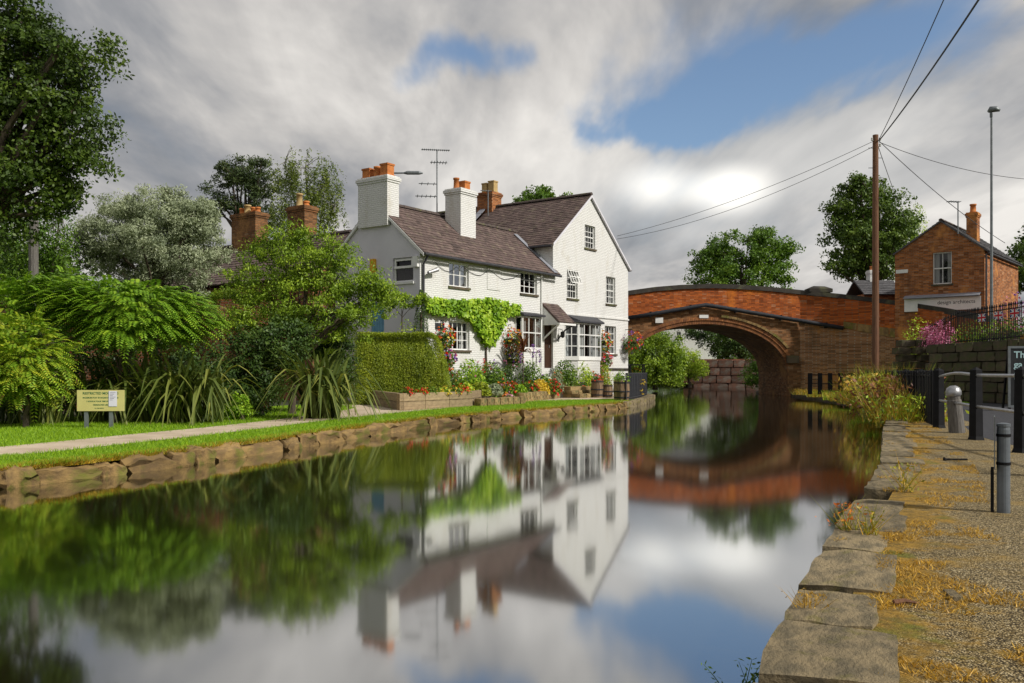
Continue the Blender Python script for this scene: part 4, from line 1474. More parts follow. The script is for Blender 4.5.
# ------------------------------------------------------------------ right side: raised terrace, brick cottage, walls
TA, TBp = px(938, 350, 34.5), px(1062, 350, 27.0)
ZT = 2.42
tl = [(TA.x, TA.y), (TBp.x, TBp.y), (TBp.x + 30, TBp.y - 12), (90, 20), (90, 90), (30, 74), (19, 63), (17.6, 59), (17.6, 53.2), (18.8, 52.2), (20.3, 50.3), (21.1, 47.5), (21.5, 44.3), (20.6, 40.6), (18.2, 38.9), (16.9, 36.5)]
te = kind(MB().prism([(x, y, .1) for x, y in tl], (0, 0, ZT - .1)).build('terrace_ground', MT['soil']), 'structure')
rw = thing('terrace_wall', 'mossy dark sandstone block wall holding up the flower terrace', 'wall', (TA.x, TA.y, ZR))
d = Vector((TBp.x - TA.x, TBp.y - TA.y, 0))
L = d.length
d.normalize()
ang = math.atan2(d.y, d.x)
nr = 6
for r in range(nr):
    x = -random.uniform(0, .5)
    h = (ZT - ZR + .04) / nr
    while x < L:
        w = random.uniform(.55, 1.35)
        o = new_obj('block', random.choice(WALL_ROCKS), rw)
        c = d * (x + w / 2)
        o.location = (c.x + d.y * .12, c.y - d.x * .12, h * (r + .5))
        o.rotation_euler = (0, 0, ang)
        o.scale = (w - .03, .42 + random.uniform(-.05, .05), h - .02)
        x += w
# stepped stone end pier against the bridge's wing wall
ep = thing('stone_pier', 'stepped mossy stone pier between bridge wall and black railings', 'wall', (px(918, 380, 38).x, 38.0, ZR))
for r in range(8):
    for c in range(4 - (r > 5)):
        o = new_obj('block', random.choice(WALL_ROCKS), ep)
        w = .62
        o.location = ((c - 1.1 + (r % 2) * .25) * w, random.uniform(-.03, .03) - c * .35, .15 + r * .3)
        o.rotation_euler = (0, 0, ang)
        o.scale = (w, .6, .29)

# brick cottage on the right: x along the gable, y back along its side
cR = px(984.5, 300, 44)
gd = Vector((.762, -.648, 0))
GW = 4.22
cot = thing('brick_cottage', 'small orange brick cottage with slate roof above the bridge end', 'house', (cR.x, cR.y, ZT), math.atan2(gd.y, gd.x))


def cz(x, y, fx=0.0):
    u = (x - CX) / F
    w = (cR.x - u * cR.y) / (gd.x - u * gd.y)
    Yd = cR.y - gd.y * w
    return -w, HC + (HY - y) / F * Yd - ZT


def chole(x0, x1, y0, y1):
    xm = (x0 + x1) / 2
    return (cz(x0, 270)[0], cz(x1, 270)[0], cz(xm, y1)[1], cz(xm, y0)[1])


ze_ = cz(895.5, 254)[1]
zer = cz(984, 249)[1]
apx, apz = cz(941, 221.5)
s1_, s2_ = (apz - ze_) / (apx + GW), (apz - zer) / (0 - apx)
CW = chole(932.6, 951.8, 252, 284)
wall(cot, 'wall', TF, -GW, 0, 0, apz, [CW], 'cottage_brick', [(-s1_, 1, apz - s1_ * apx), (s2_, 1, apz + s2_ * apx)])
mb = MB()
CL = 7.5
mb.add([(0, 0, 0), (0, CL, 0), (0, CL, zer), (0, 0, zer)], [(0, 1, 2, 3)])
mb.add([(-GW, 0, 0), (-GW, CL, 0), (-GW, CL, ze_), (-GW, 0, ze_)], [(0, 1, 2, 3)])
mb.add([(-GW, CL, 0), (0, CL, 0), (0, CL, zer), (apx, CL, apz), (-GW, CL, ze_)], [(0, 1, 2, 3, 4)])
mb.build('wall', MT['cottage_brick'], cot)
window(cot, TF, CW, 2, 2, split='sash')
roof_plane(cot, (.18, -.08, zer - .18 * s2_ + .05), (0, 1, 0), (-1, 0, s2_), CL + .2, math.hypot(.18 - apx, (.18 - apx) * s2_), 'slate', .3, .22)
roof_plane(cot, (-GW - .1, -.08, ze_ - .1 * s1_ + .05), (0, 1, 0), (1, 0, s1_), CL + .2, math.hypot(GW + .1 + apx, (GW + .1 + apx) * s1_), 'slate', .3, .22)
ridge_row(cot, (apx, -.08, apz + .1), (apx, CL, apz + .1), .1)
stack(cot, -1.35, -.85, 2.2, 2.8, 5.3, 1.4 + (372 - 209) / 900 * 45.5 - ZT, 'cottage_brick', [(.5, .5, .45, .16, False, 'terracotta')], .06)
MB().tube([(.09, -.05, zer - .25), (.09, -.05, 0)], .045, 8).build('downpipe', MT['lead_dark'], cot)
mb = MB()
mb.tube([(.2, -.05, zer - .2), (.2, CL, zer - .2)], .05, 8)
mb.build('gutter', MT['lead_dark'], cot)
q = chole(905, 981, 297, 305.5)
MB().prism([(q[0], -.35, q[3] - .03), (q[1], -.35, q[3] - .03), (q[1], 0, q[3] + .12), (q[0], 0, q[3] + .12)], (0, 0, .04)).build('shop_ledge', MT['lead'], cot)
fb = MB().box((q[0], -.12, q[2] - .25), (q[1], -.005, q[3] - .04)).build('fascia_board', MT['white_paint'], cot)
tx = cz(960, 301)
text_mesh('lettering', 'design architects', .26, MT['charcoal_metal'], fb, (tx[0] - .15, -.125, tx[1] - .05), (math.radians(90), 0, 0), .002)
q = chole(896, 908, 269.7, 273.2)
MB().box((q[0], -.03, q[2]), (q[1], 0, q[3])).build('street_plate', MT['white_paint'], cot)
p = px(958, 232, 44.6)
aerial((p.x, p.y, p.z - .1), px(958, 201.5, 44.6).z, .25, [(-.02, .7, .85, 5, .18)], 'small bent television aerial beside the brick cottage chimney')
# low slate outbuilding left of the cottage, with a white chimney
ob = thing('slate_outbuilding', 'low outbuilding with grey slate roof and white chimney, left of brick cottage', 'house', (px(884, 300, 52).x, 52, ZT))
oz = lambda y: HC + (HY - y) / F * 52 - ZT
ox = lambda x: (x - 884) / F * 52
MB().box((ox(864), 0, 0), (ox(902), 3.6, oz(294))).build('wall', MT['cottage_brick'], ob)
roof_plane(ob, (ox(863), -.2, oz(294.5)), (1, 0, 0), (0, 1.6, oz(278) - oz(294.5)), ox(903) - ox(863), math.hypot(1.6, oz(278) - oz(294.5)), 'slate', .3, .22)
roof_plane(ob, (ox(863), 3.0, oz(294.5)), (1, 0, 0), (0, -1.6, oz(278) - oz(294.5)), ox(903) - ox(863), math.hypot(1.6, oz(278) - oz(294.5)), 'slate', .3, .22)
stack(ob, ox(878.5), ox(886.5), 1.2, 1.8, 1.0, oz(267.5), 'white_brick', [(.5, .5, .25, .14, False, 'terracotta')], .04)

# ------------------------------------------------------------------ poles, lamp and wires
pole = thing('telegraph_pole', 'tall brown wooden telegraph pole in front of the bridge wing wall', 'pole', (px(875.5, 300, 38).x, 38, ZR))
zt = px(875, 135, 38).z - ZR
MB().tube([(0, 0, -.02), (0, 0, zt * .5), (0, 0, zt)], [.15, .135, .115], 12).build('shaft', MT['pole_wood'], pole, smooth=False)
for i in range(7):
    z = zt - .55 - i * .42
    s = 1 if i % 2 else -1
    MB().tube([(.08 * s, 0, z), (.3 * s, 0, z)], .016, 5).build('step_iron', MT['galvanised'], pole)
for z, s in ((zt - .25, 1), (zt - .25, -1), (zt - .5, 1)):
    mb = MB()
    mb.lathe([(.03, 0), (.05, .03), (.03, .06), (.05, .09), (.025, .13)], (.17 * s, -.05, z), 8)
    mb.tube([(.05 * s, -.05, z), (.17 * s, -.05, z)], .015, 5)
    mb.build('insulator', MT['insulator'], pole)
PT = Vector((pole.location.x, 38, zt + ZR))
lampp = thing('street_lamp', 'tall slim grey street lamp column rising in front of brick cottage', 'street lamp', (px(991.5, 300, 36).x, 36, ZT))
zl = px(991, 111, 36).z - ZT
MB().tube([(0, 0, 0), (0, 0, 1.3), (0, 0, 1.35), (0, 0, zl - .1)], [.085, .085, .06, .04], 10).build('column', MT['galvanised'], lampp)
MB().tube([(-.12, .03, zl - .03), (-.03, 0, zl + .06), (.12, -.1, zl + .05), (.26, -.16, zl - .02)], [.05, .13, .12, .05], 8).build('lamp_head', MT['galvanised'], lampp, smooth=True)
MB().tube([(-.02, 0, zl - .25), (-.02, 0, zl)], .05, 8).build('lamp_neck', MT['galvanised'], lampp)


def wire(a, b, sag, r, label):
    a, b = Vector(a), Vector(b)
    pts = []
    for k in range(25):
        s = k / 24
        q = a + (b - a) * s
        q.z -= sag * 4 * s * (1 - s)
        pts.append(q)
    tag(MB().tube(pts, r, 5).build('overhead_wire', MT['wire_black']), label, 'wire', 'overhead wires')


wire(PT + Vector((-.12, -.05, -.28)), px(617, 236, 47.3), .35, .011, 'upper of two thin wires from pole to the gable corner')
wire(PT + Vector((-.12, -.05, -.5)), px(617, 239, 47.3), .55, .011, 'lower of two thin wires from pole to the gable corner')
wire(PT + Vector((.17, -.05, -.2)), (.9, -15, 10.2), 1.0, .026, 'thick twisted wire sweeping up from pole out of the sky')
wire(PT + Vector((.12, -.05, -.22)), (-1.0, -15, 10.8), .8, .014, 'thinner wire beside the thick one sweeping up out of view')
wire(PT + Vector((.15, 0, -.25)), px(1005, 243, 47.5), .25, .016, 'dark wire slanting from pole down to brick cottage roof')
wire(PT + Vector((.15, 0, -.3)), px(1075, 180, 44), .5, .014, 'thin wire running right from pole past the street lamp')
wire(PT + Vector((.12, 0, -.5)), px(906, 222, 53), .1, .014, 'short thin wire dropping from pole into the tall tree')

# ------------------------------------------------------------------ railings, bollards, boards on the right bank
def rail_run(root, pts, n, h, zb, mesh, name='picket', top=None, mid=None, rmat='black_metal'):
    """pickets shared as linked copies along a straight run, plus rails"""
    a, b = Vector(pts[0]), Vector(pts[1])
    ang_ = math.atan2(b.y - a.y, b.x - a.x)
    for i in range(n):
        q = a + (b - a) * (i / max(1, n - 1))
        o = new_obj(name, mesh, root)
        o.location = q - root.location
        o.rotation_euler = (random.uniform(-.012, .012), random.uniform(-.012, .012), ang_ + random.uniform(-.25, .25) * (mesh is flat_me))
    for z, r in (top or ()):
        MB().tube([a + Vector((0, 0, z)), b + Vector((0, 0, z))], r, 6).build('rail', MT[rmat], root, rel=root.location)


flat_me = MB().box((-.03, -.03, 0), (.03, .03, 1.04)).lathe([(.03, 1.04), (.02, 1.07), (.004, 1.09)], (0, 0, 0), 6).mesh('picket', MT['black_metal'])
wide_me = MB().box((-.10, -.03, 0), (.10, .03, 1.0)).mesh('picket', MT['black_metal'])
spear = MB()
spear.cbox((0, 0, .57), (.024, .024, 1.14))
spear.lathe([(.012, 1.14), (.03, 1.18), (.008, 1.27)], (0, 0, 0), 5)
spear_me = spear.mesh('picket', MT['black_metal'])

f1 = thing('lawn_fence', 'row of widely spaced black fence posts with thin rails before bridge wall', 'fence', (px(838, 392, 42).x, 42, ZR))
a, b = px(810, 390, 42.5), px(872, 390, 41)
a.z = b.z = ZR
rail_run(f1, (a, b), 7, 1, ZR, wide_me, top=((.92, .022), (.5, .022)))
f2 = thing('flat_bar_fence', 'long black flat bar fence along the overgrown bank', 'fence', (10.5, 25, ZR))
P0, P1 = Vector((14.15, 36, ZR)), Vector((8.30, 17.7, ZR))
rail_run(f2, (P0, P1), 120, 1.06, ZR, flat_me, top=((.98, .03), (.25, .02)))
mb = MB().box((-.05, -.05, 0), (.05, .05, 1.12)).mesh('fence_post', MT['black_metal'])
for i in range(8):
    o = new_obj('fence_post', mb, f2)
    o.location = P0 + (P1 - P0) * (i / 7) - f2.location + Vector((.08, .02, 0))
f3 = thing('post_and_rail', 'black iron posts joined by two worn steel rails beside the road', 'railing', (7.2, 14, ZR))
PP = [pg(939, 428, ZR), pg(976, 440, ZR), pg(1022, 452.5, ZR), Vector((6.1, 8.6, ZR))]
for q in PP:
    mb = MB()
    mb.add([(s * .085, t * .085, 0) for s, t in ((-1, -1), (1, -1), (1, 1), (-1, 1))] + [(s * .07, t * .07, .06) for s, t in ((-1, -1), (1, -1), (1, 1), (-1, 1))] + [(s * .06, t * .06, 1.08) for s, t in ((-1, -1), (1, -1), (1, 1), (-1, 1))] + [(0, 0, 1.13)],
           [(0, 1, 5, 4), (1, 2, 6, 5), (2, 3, 7, 6), (3, 0, 4, 7), (4, 5, 9, 8), (5, 6, 10, 9), (6, 7, 11, 10), (7, 4, 8, 11), (8, 9, 12), (9, 10, 12), (10, 11, 12), (11, 8, 12)])
    o = mb.build('post', MT['black_metal'], f3)
    o.location = q - f3.location
    o.rotation_euler = (0, 0, .3)
for i in range(3):
    a, b = PP[i], PP[i + 1]
    for z in (1.0, .52):
        bow = .05 if (i == 0 and z > .6) else 0.0
        MB().tube([a + (b - a) * s + Vector((0, 0, z + bow * math.sin(math.pi * s) - (.04 if z > .6 else 0) * (i == 0) * (1 - s))) for s in (0, .15, .35, .5, .65, .85, 1)], .024, 8).build('rail', MT['steel'], f3, smooth=True, rel=f3.location)
bo = thing('grey_bollard', 'grey steel bollard post with a thin sign plate strapped to its side', 'bollard', pg(1003.5, 513, ZR), -.48)
MB().lathe([(.045, 0), (.045, .62), (.042, .64), (.047, .645), (.047, .665), (.02, .672)], (0, 0, 0), 16).build('tube', MT['bollard_grey'], bo, smooth=False)
for z in (.36, .57):
    MB().lathe([(.05, z), (.05, z + .02)], (0, 0, 0), 16).build('clamp', MT['black_metal'], bo)
MB().box((-.062, -.10, .33), (-.056, .10, .72)).build('sign_plate', MT['galvanised'], bo)
MB().box((-.085, -.012, 0), (-.063, .012, .34)).build('back_post', MT['black_metal'], bo)
wb = thing('wooden_bollard', 'leaning weathered wooden bollard with rounded grey cap behind railing', 'bollard', pg(957, 433, ZR))
wb.rotation_euler = (0, math.radians(-5), 0)
MB().lathe([(.13, 0), (.125, .3), (.115, .56), (.10, .58), (.10, .63)], (0, 0, 0), 14).build('post', MT['weathered_wood'], wb)
MB().lathe([(.10, .63), (.125, .66), (.125, .72), (.10, .78), (.05, .815), (.01, .82)], (0, 0, 0), 14).build('cap', MT['steel'], wb, smooth=True)
cb_ = thing('chalkboard', 'tall black chalkboard sign with pale chalk lettering at right edge', 'sign', (px(1032, 405, 24).x, 24, ZR), -.2)
bw, bh = .58, px(0, 346, 24).z - ZR
mb = MB()
mb.box((-bw, 0, .1), (-bw + .06, .05, bh)).box((bw - .06, 0, .1), (bw, .05, bh)).box((-bw + .06, 0, bh - .06), (bw - .06, .05, bh)).box((-bw + .06, 0, .1), (bw - .06, .05, .16))
mb.build('frame', MT['galvanised'], cb_)
MB().box((-bw + .06, .015, .16), (bw - .06, .04, bh - .06)).build('board', MT['chalkboard'], cb_)
MB().prism([(-bw, .05, bh - .1), (-bw, .5, 0), (-bw, .56, 0), (-bw, .11, bh - .1)], (.05, 0, 0)).build('leg', MT['black_metal'], cb_)
MB().prism([(bw - .05, .05, bh - .1), (bw - .05, .5, 0), (bw - .05, .56, 0), (bw - .05, .11, bh - .1)], (.05, 0, 0)).build('leg', MT['black_metal'], cb_)
MB().box((-bw, 0, 0), (-bw + .06, .05, .098)).build('leg', MT['black_metal'], cb_)
MB().box((bw - .06, 0, 0), (bw, .05, .098)).build('leg', MT['black_metal'], cb_)
for i, tx_ in enumerate(('The', 'ga', 'pa')):
    text_mesh('chalk_lettering', tx_, .25, MT['chalk'], cb_, (-bw + .14, .012, bh - .24 - i * .26), (math.radians(90), 0, 0), .002, 'LEFT', .004)

# terrace railings with spear tops
tr = thing('terrace_railing', 'black spear topped iron railings along the flower terrace', 'railing', (TA.x, TA.y, ZT))
corner = px(957, 345, 33.6)
st_ = px(926, 345, 38.5)
for q in (corner, st_):
    q.z = ZT
end = Vector((TBp.x - .4, TBp.y + .25, ZT))
st_.z = ZT - .35
rail_run(tr, (st_, corner), 22, 1.2, ZT, spear_me, top=((1.05, .02), (.12, .02)))
rail_run(tr, (corner, end), 48, 1.2, ZT, spear_me, top=((1.05, .02), (.12, .02)))
# bunting on the railings
for i, x in enumerate((981.5, 998, 1014)):
    s = (x - 957) / (1062 - 957)
    q = min((corner + (end - corner) * (j / 200) for j in range(201)), key=lambda p: abs(CX + F * p.x / p.y - x))
    fl = thing('bunting_flag', ('left', 'middle', 'right')[i] + ' of three small red, white and blue cross flags on the terrace railings', 'flag', (q.x - .05, q.y - .12, ZT + .74), ang, 'bunting flags')
    W, Hh = .24, .27
    MB().box((-W, 0, 0), (W, .006, Hh)).build('field', MT['flag_blue'], fl)
    mb = MB()
    mb.box((-W, -.004, Hh / 2 - .05), (W, -.001, Hh / 2 + .055)).box((-.07, -.0045, 0), (.07, -.0012, Hh))
    for sg in (1, -1):
        mb.prism([(-W, -.003, Hh / 2 + sg * (-Hh / 2) ), (-W + .09, -.003, Hh / 2 - sg * Hh / 2), (W, -.003, Hh / 2 + sg * Hh / 2), (W - .09, -.003, Hh / 2 + sg * Hh / 2)], (0, .002, 0))
    mb.build('white_cross', MT['flag_white'], fl)
    mb = MB()
    mb.box((-W, -.008, Hh / 2 - .03), (W, -.006, Hh / 2 + .03)).box((-.04, -.0085, 0), (.04, -.0062, Hh))
    mb.build('red_cross', MT['flag_red'], fl)
# ------------------------------------------------------------------ trees and shrubs
def limbs(mb, base, blobs, cen, r0, n_twig=24, fork=.45, lean=None):
    """trunk from base up into the crown, a limb to each blob, twigs to some clumps"""
    B = np.array(blobs)
    w = B[:, 3] * B[:, 5]
    ctr = Vector((B[:, :3] * w[:, None]).sum(0) / w.sum())
    base = Vector(base)
    top = Vector((ctr.x, ctr.y, ctr.z + (B[:, 5].max()) * .2))
    zf = base.z + (ctr.z - base.z) * fork
    mid = Vector((base.x * .8 + ctr.x * .2 + random.uniform(-.1, .1), base.y * .8 + ctr.y * .2, zf))
    mb.tube([base - Vector((0, 0, .15)), base + Vector((0, 0, .25)), base.lerp(mid, .5) + Vector((random.uniform(-.06, .06), 0, 0)), mid, mid.lerp(top, .5) + Vector((random.uniform(-.1, .1), 0, 0)), top], [r0 * 1.5, r0 * 1.1, r0 * .95, r0 * .8, r0 * .45, r0 * .15], 9)
    starts = []
    for b in blobs:
        q = Vector(b[:3])
        s = mid.lerp(top, random.uniform(0, .45))
        m = s.lerp(q, .5) + Vector((random.uniform(-.1, .1), random.uniform(-.1, .1), .12)) * (q - s).length * .5
        mb.tube([s, m, q], [r0 * .42, r0 * .28, r0 * .12], 6)
        starts += [m, q, s.lerp(m, .6)]
    for i in RNG.choice(len(cen), min(n_twig, len(cen)), replace=False):
        q = Vector(cen[i])
        s = min(starts, key=lambda p: (p - q).length)
        m = s.lerp(q, .55) + Vector((0, 0, (q - s).length * .12))
        mb.tube([s, m, q], [r0 * .14, r0 * .09, r0 * .03], 4)


def tree(name, label, base, blobs, ncl, lpc, cr, leaf, size, asp=.55, r0=.2, bark='bark', cat='tree', group=None, flat=.7, shell=.55, mode='ball', strand=1.5, twigs=26, fork=.45, droop=.3, gapt=-.22):
    t = thing(name, label, cat, base, 0, group)
    if cat == 'tree' and mode == 'ball':
        for b in list(blobs):
            for _ in range(2):
                q = Vector((random.gauss(0, 1), random.gauss(0, 1), random.gauss(.2, .8))).normalized()
                f = random.uniform(.28, .45)
                blobs = blobs + [(b[0] + q.x * b[3], b[1] + q.y * b[4], b[2] + q.z * b[5], b[3] * f, b[4] * f, b[5] * f)]
        ncl = int(ncl * 1.25)
    pos, out, var, cen = crown(blobs, ncl, lpc, cr, flat, shell, mode, strand, gapt=gapt if cat == 'tree' else -.6)
    new_obj('crown' if cat == 'tree' else 'foliage', leaf_mesh('crown', pos, out, size, asp, var, MT[leaf], droop, .6, base), t)
    mb = MB()
    limbs(mb, base, blobs, cen, r0, twigs, fork)
    mb.build('trunk' if cat == 'tree' else 'stem', MT[bark], t, rel=base)
    return t


def bl(Y, *rows):
    return [blob3(x, y, rx, ry, Y + (r[0] if r else 0), r[1] if len(r) > 1 else None) for x, y, rx, ry, *r in rows]


G = lambda x, Y, z=ZL: Vector(((x - CX) / F * Y, Y, z))
# big dark tree at the left edge
tree('oak_tree', 'big dark green broadleaf tree filling the upper left corner', G(-45, 20),
     bl(20, (-30, -30, 60, 62), (8, 30, 42, 45), (25, 62, 50, 44), (84, 58, 38, 30), (62, 92, 36, 30), (84, 128, 34, 26), (30, 128, 60, 44), (88, 164, 26, 18), (20, 178, 56, 32), (-25, 120, 60, 80), (2, 222, 42, 26), (58, 186, 22, 24)),
     760, 78, .36, 'leaf_oak', .098, .6, .26, shell=.35, twigs=60)
tree('weeping_ash', 'drooping green tree with hanging twigs behind the grey post', G(58, 25), bl(25, (30, 232, 44, 30), (60, 215, 14, 22), (10, 250, 44, 26), (45, 255, 30, 20)), 300, 70, .3, 'leaf_mid', .09, .4, .12, mode='strand', strand=1.3)
tree('silver_pear', 'rounded silvery grey green leaved tree above the garden shrubs', G(155, 26.5),
     bl(26.5, (155, 238, 56, 44), (118, 234, 34, 36), (196, 252, 34, 38), (152, 214, 40, 24), (180, 226, 34, 26), (130, 262, 40, 30)),
     620, 120, .27, 'leaf_silver', .085, .34, .13, shell=.6, droop=.6, gapt=-.7)
# rowan-like bright shrub in front of the rear range
tree('rowan_tree', 'bright yellow green feathery leaved tree hiding the rear range', G(292, 24.8),
     bl(24.8, (300, 258, 42, 32), (262, 282, 38, 32), (338, 276, 40, 30), (300, 300, 58, 34), (362, 300, 34, 24), (262, 318, 36, 28), (330, 328, 44, 22), (285, 240, 22, 18), (378, 290, 14, 12)),
     430, 80, .27, 'leaf_ash', .085, .42, .09, shell=.45, droop=.7, fork=.3, gapt=-.42)
tree('pine_tree', 'dark flat topped pine tree on the skyline beside weeping birch', G(244, 78),
     bl(78, (243, 170, 30, 12), (228, 188, 28, 9), (262, 186, 22, 14), (218, 206, 18, 8), (250, 207, 26, 12), (236, 178, 24, 12), (262, 220, 18, 10)),
     230, 55, .75, 'leaf_pine', .30, .3, .35, flat=.5, shell=.3, fork=.6)
tree('birch_tree', 'tall weeping birch with hanging green strands behind brick chimneys', G(310, 66),
     bl(66, (305, 168, 28, 24), (285, 162, 14, 18), (325, 185, 22, 28), (300, 205, 32, 22), (335, 205, 14, 16), (285, 215, 20, 18)),
     420, 50, .6, 'leaf_birch', .17, .45, .22, 'bark_pale', mode='strand', strand=2.4, shell=.3, twigs=60)
tree('small_tree', 'small green treetop peeping over the tall roof ridge', G(543, 72), bl(72, (535, 196, 16, 8), (552, 200, 16, 7), (540, 206, 26, 14)), 110, 50, .5, 'leaf_mid', .22, .6, .2)
tree('round_tree', 'round leafy green tree rising behind the bridge parapet', G(742, 92),
     bl(92, (742, 248, 36, 24), (715, 270, 24, 18), (770, 262, 22, 22), (740, 275, 50, 24), (760, 240, 16, 12)),
     380, 75, .76, 'leaf_mid', .25, .6, .3, shell=.4)
tree('tall_lime_tree', 'tall full crowned dark green tree behind the telegraph pole', G(872, 66),
     bl(66, (868, 205, 34, 26), (850, 225, 24, 24), (890, 225, 30, 30), (865, 245, 40, 24), (848, 262, 22, 16), (885, 262, 28, 18), (860, 190, 22, 12)),
     520, 75, .62, 'leaf_far', .20, .6, .35, shell=.35)
tree('yellow_willow', 'yellow green weeping tree half hidden behind the tall tree', G(905, 86), bl(86, (910, 222, 18, 22), (905, 245, 22, 26)), 170, 40, .7, 'leaf_lime', .24, .4, .3, mode='strand', strand=2.2)
tree('edge_tree', 'dark tree at the right edge beyond the brick cottage', G(1040, 70), bl(70, (1030, 258, 20, 18), (1045, 240, 26, 22), (1020, 275, 18, 14)), 150, 50, .6, 'leaf_far', .24, .6, .3)
# foliage seen through and beyond the arch
tree('waterside_willow', 'bright green bushes leaning over water left of the arch', G(655, 66), bl(66, (650, 352, 34, 24), (672, 364, 14, 13), (634, 368, 24, 18), (648, 346, 20, 12), (655, 375, 30, 10), (672, 381, 18, 6)), 420, 70, .55, 'leaf_ash', .17, .45, .15, cat='bush', fork=.3)
tree('waterside_bush', 'lime green bush beside the old quay wall under the bridge', G(690, 76), bl(76, (688, 363, 15, 17), (672, 365, 18, 16), (700, 372, 10, 9)), 240, 50, .4, 'leaf_lime', .15, .45, .12, cat='bush', fork=.3)
tree('far_hedge', 'low green hedge at the foot of the far white cottage', G(690, 98), bl(98, (655, 377, 34, 9), (690, 374, 24, 10)), 170, 50, .6, 'leaf_ash', .2, .5, .06, cat='hedge', fork=.3, twigs=10)
tree('overhanging_tree', 'dark tree overhanging the quay wall behind the arch', G(745, 91), bl(85, (722, 338, 28, 16), (705, 330, 24, 10), (748, 345, 20, 16), (728, 352, 18, 10), (735, 325, 34, 12)), 300, 60, .6, 'leaf_dark', .2, .55, .08)
tree('creeper_bush', 'green creepers hanging over the bank inside the right of arch', G(766, 66), bl(66, (764, 362, 14, 24), (776, 368, 12, 20), (756, 375, 12, 12)), 190, 50, .4, 'leaf_mid', .15, .5, .1, cat='bush', fork=.3)
tree('far_wood', 'mass of trees closing the view beyond the bridge', G(720, 125), bl(125, (640, 345, 60, 34), (700, 335, 50, 26), (770, 345, 60, 34), (560, 350, 60, 30)), 330, 45, 1.4, 'leaf_far', .5, .6, .3)
for i, (x, y, rx, Yd, lb) in enumerate(((60, 330, 70, 44, 'dark background trees low behind the silver tree'), (-80, 250, 120, 40, 'dark background tree beyond the left edge of the garden'))):
    tree('garden_tree', lb, G(x, Yd), bl(Yd, (x, y - 30, rx, 50), (x - 50, y, rx * .7, 40), (x + 50, y, rx * .7, 36)), 200, 60, .7, 'leaf_dark', .2, .6, .2)


def fronds(centers, outs, L, mat, name, rel, nl=9, lw=.30):
    """pinnate fronds: a drooping rib with paired leaflets"""
    n = len(centers)
    o = outs.copy()
    o[:, 2] = np.maximum(o[:, 2], -.1) + .25
    d = unit(o + RNG.normal(size=(n, 3)) * .35)
    side = unit(np.cross(d, np.array([0, 0, 1.0])) + 1e-4)
    Ls = L * RNG.uniform(.65, 1.2, n)
    V, var = [], []
    cv = RNG.uniform(0, .5, n)
    for k in range(nl):
        s = (k + .5) / nl
        p = centers + d * (Ls * s)[:, None] - np.array([0, 0, 1.0]) * (Ls * .55 * s * s)[:, None]
        tang = unit(d - np.array([0, 0, 1.0]) * 1.1 * s)
        ll = (Ls * lw * (1 - .55 * abs(s - .35)))[:, None]
        for sg in (-1, 1):
            ax = unit(side * sg + tang * .45 - np.array([0, 0, .28]))
            wv = unit(np.cross(ax, np.cross(side, tang))) * ll * .17
            V.append(np.stack([p, p + ax * ll * .45 + wv, p + ax * ll, p + ax * ll * .45 - wv], 1))
            var.append(np.clip(cv + RNG.uniform(0, .5, n), 0, 1))
    V = np.concatenate(V, 0).reshape(-1, 3) - np.array(rel)
    return quads_mesh(name, V, np.concatenate(var), MT[mat])


def sumac(label, base, blobs, n, mat, L=.5, group='feathery shrubs along the garden edge'):
    t = thing('sumac_shrub', label, 'shrub', base, 0, group)
    pos, out, var, cen = crown(blobs, n, 1, .02, 1, .62, gapt=-.5)
    new_obj('foliage', fronds(pos, unit(pos - np.array(blobs).mean(0)[:3]), L, mat, 'foliage', base), t)
    mb = MB()
    limbs(mb, base, blobs, cen, .05, 30, .35)
    mb.build('stem', MT['bark'], t, rel=base)


sumac('wide feathery green sumac shrub behind the mooring sign', G(115, 20.4), bl(20.4, (105, 308, 52, 26), (150, 312, 50, 26), (70, 298, 40, 22), (185, 318, 30, 24), (130, 330, 60, 18)), 2900, 'leaf_sumac', .38)
sumac('golden tipped feathery sumac shrub left of the mooring sign', G(26, 18.8), bl(18.8, (24, 350, 40, 34), (32, 372, 34, 26), (4, 365, 30, 30)), 1250, 'leaf_sumac_gold', .36)
sumac('tall green sumac shrub at the far left edge', G(-5, 20.7), bl(20.7, (0, 305, 50, 28), (-20, 340, 50, 40), (45, 300, 40, 22)), 1700, 'leaf_sumac', .38)
# dark understorey
for lb, x, Y, rows, lf in (('dark ivy mass below the bright rowan tree', 262, 23.8, ((250, 372, 34, 42), (235, 392, 24, 24), (285, 345, 30, 28)), 'leaf_dark'),
                           ('dark evergreen bush between sword leaved clump and hedge', 330, 26.4, ((332, 352, 20, 34), (320, 330, 26, 22), (338, 380, 12, 22)), 'leaf_dark'),
                           ('dense dark shrubs behind the mooring sign', 110, 22.6, ((60, 372, 70, 46), (150, 370, 62, 44), (200, 380, 34, 36)), 'leaf_dark'),
                           ('glossy bright green laurel bush at the lawn edge', 242, 21.8, ((240, 406, 12, 12), (232, 412, 10, 8)), 'leaf_vine')):
    small = lf == 'leaf_vine'
    tree('dense_shrub', lb, G(x, Y), bl(Y, *rows), 60 if small else 300, 45 if small else 60, .12 if small else .28, lf, .06 if small else .085, .6, .05, cat='shrub', shell=.3 if small else .5, fork=.3, twigs=10)


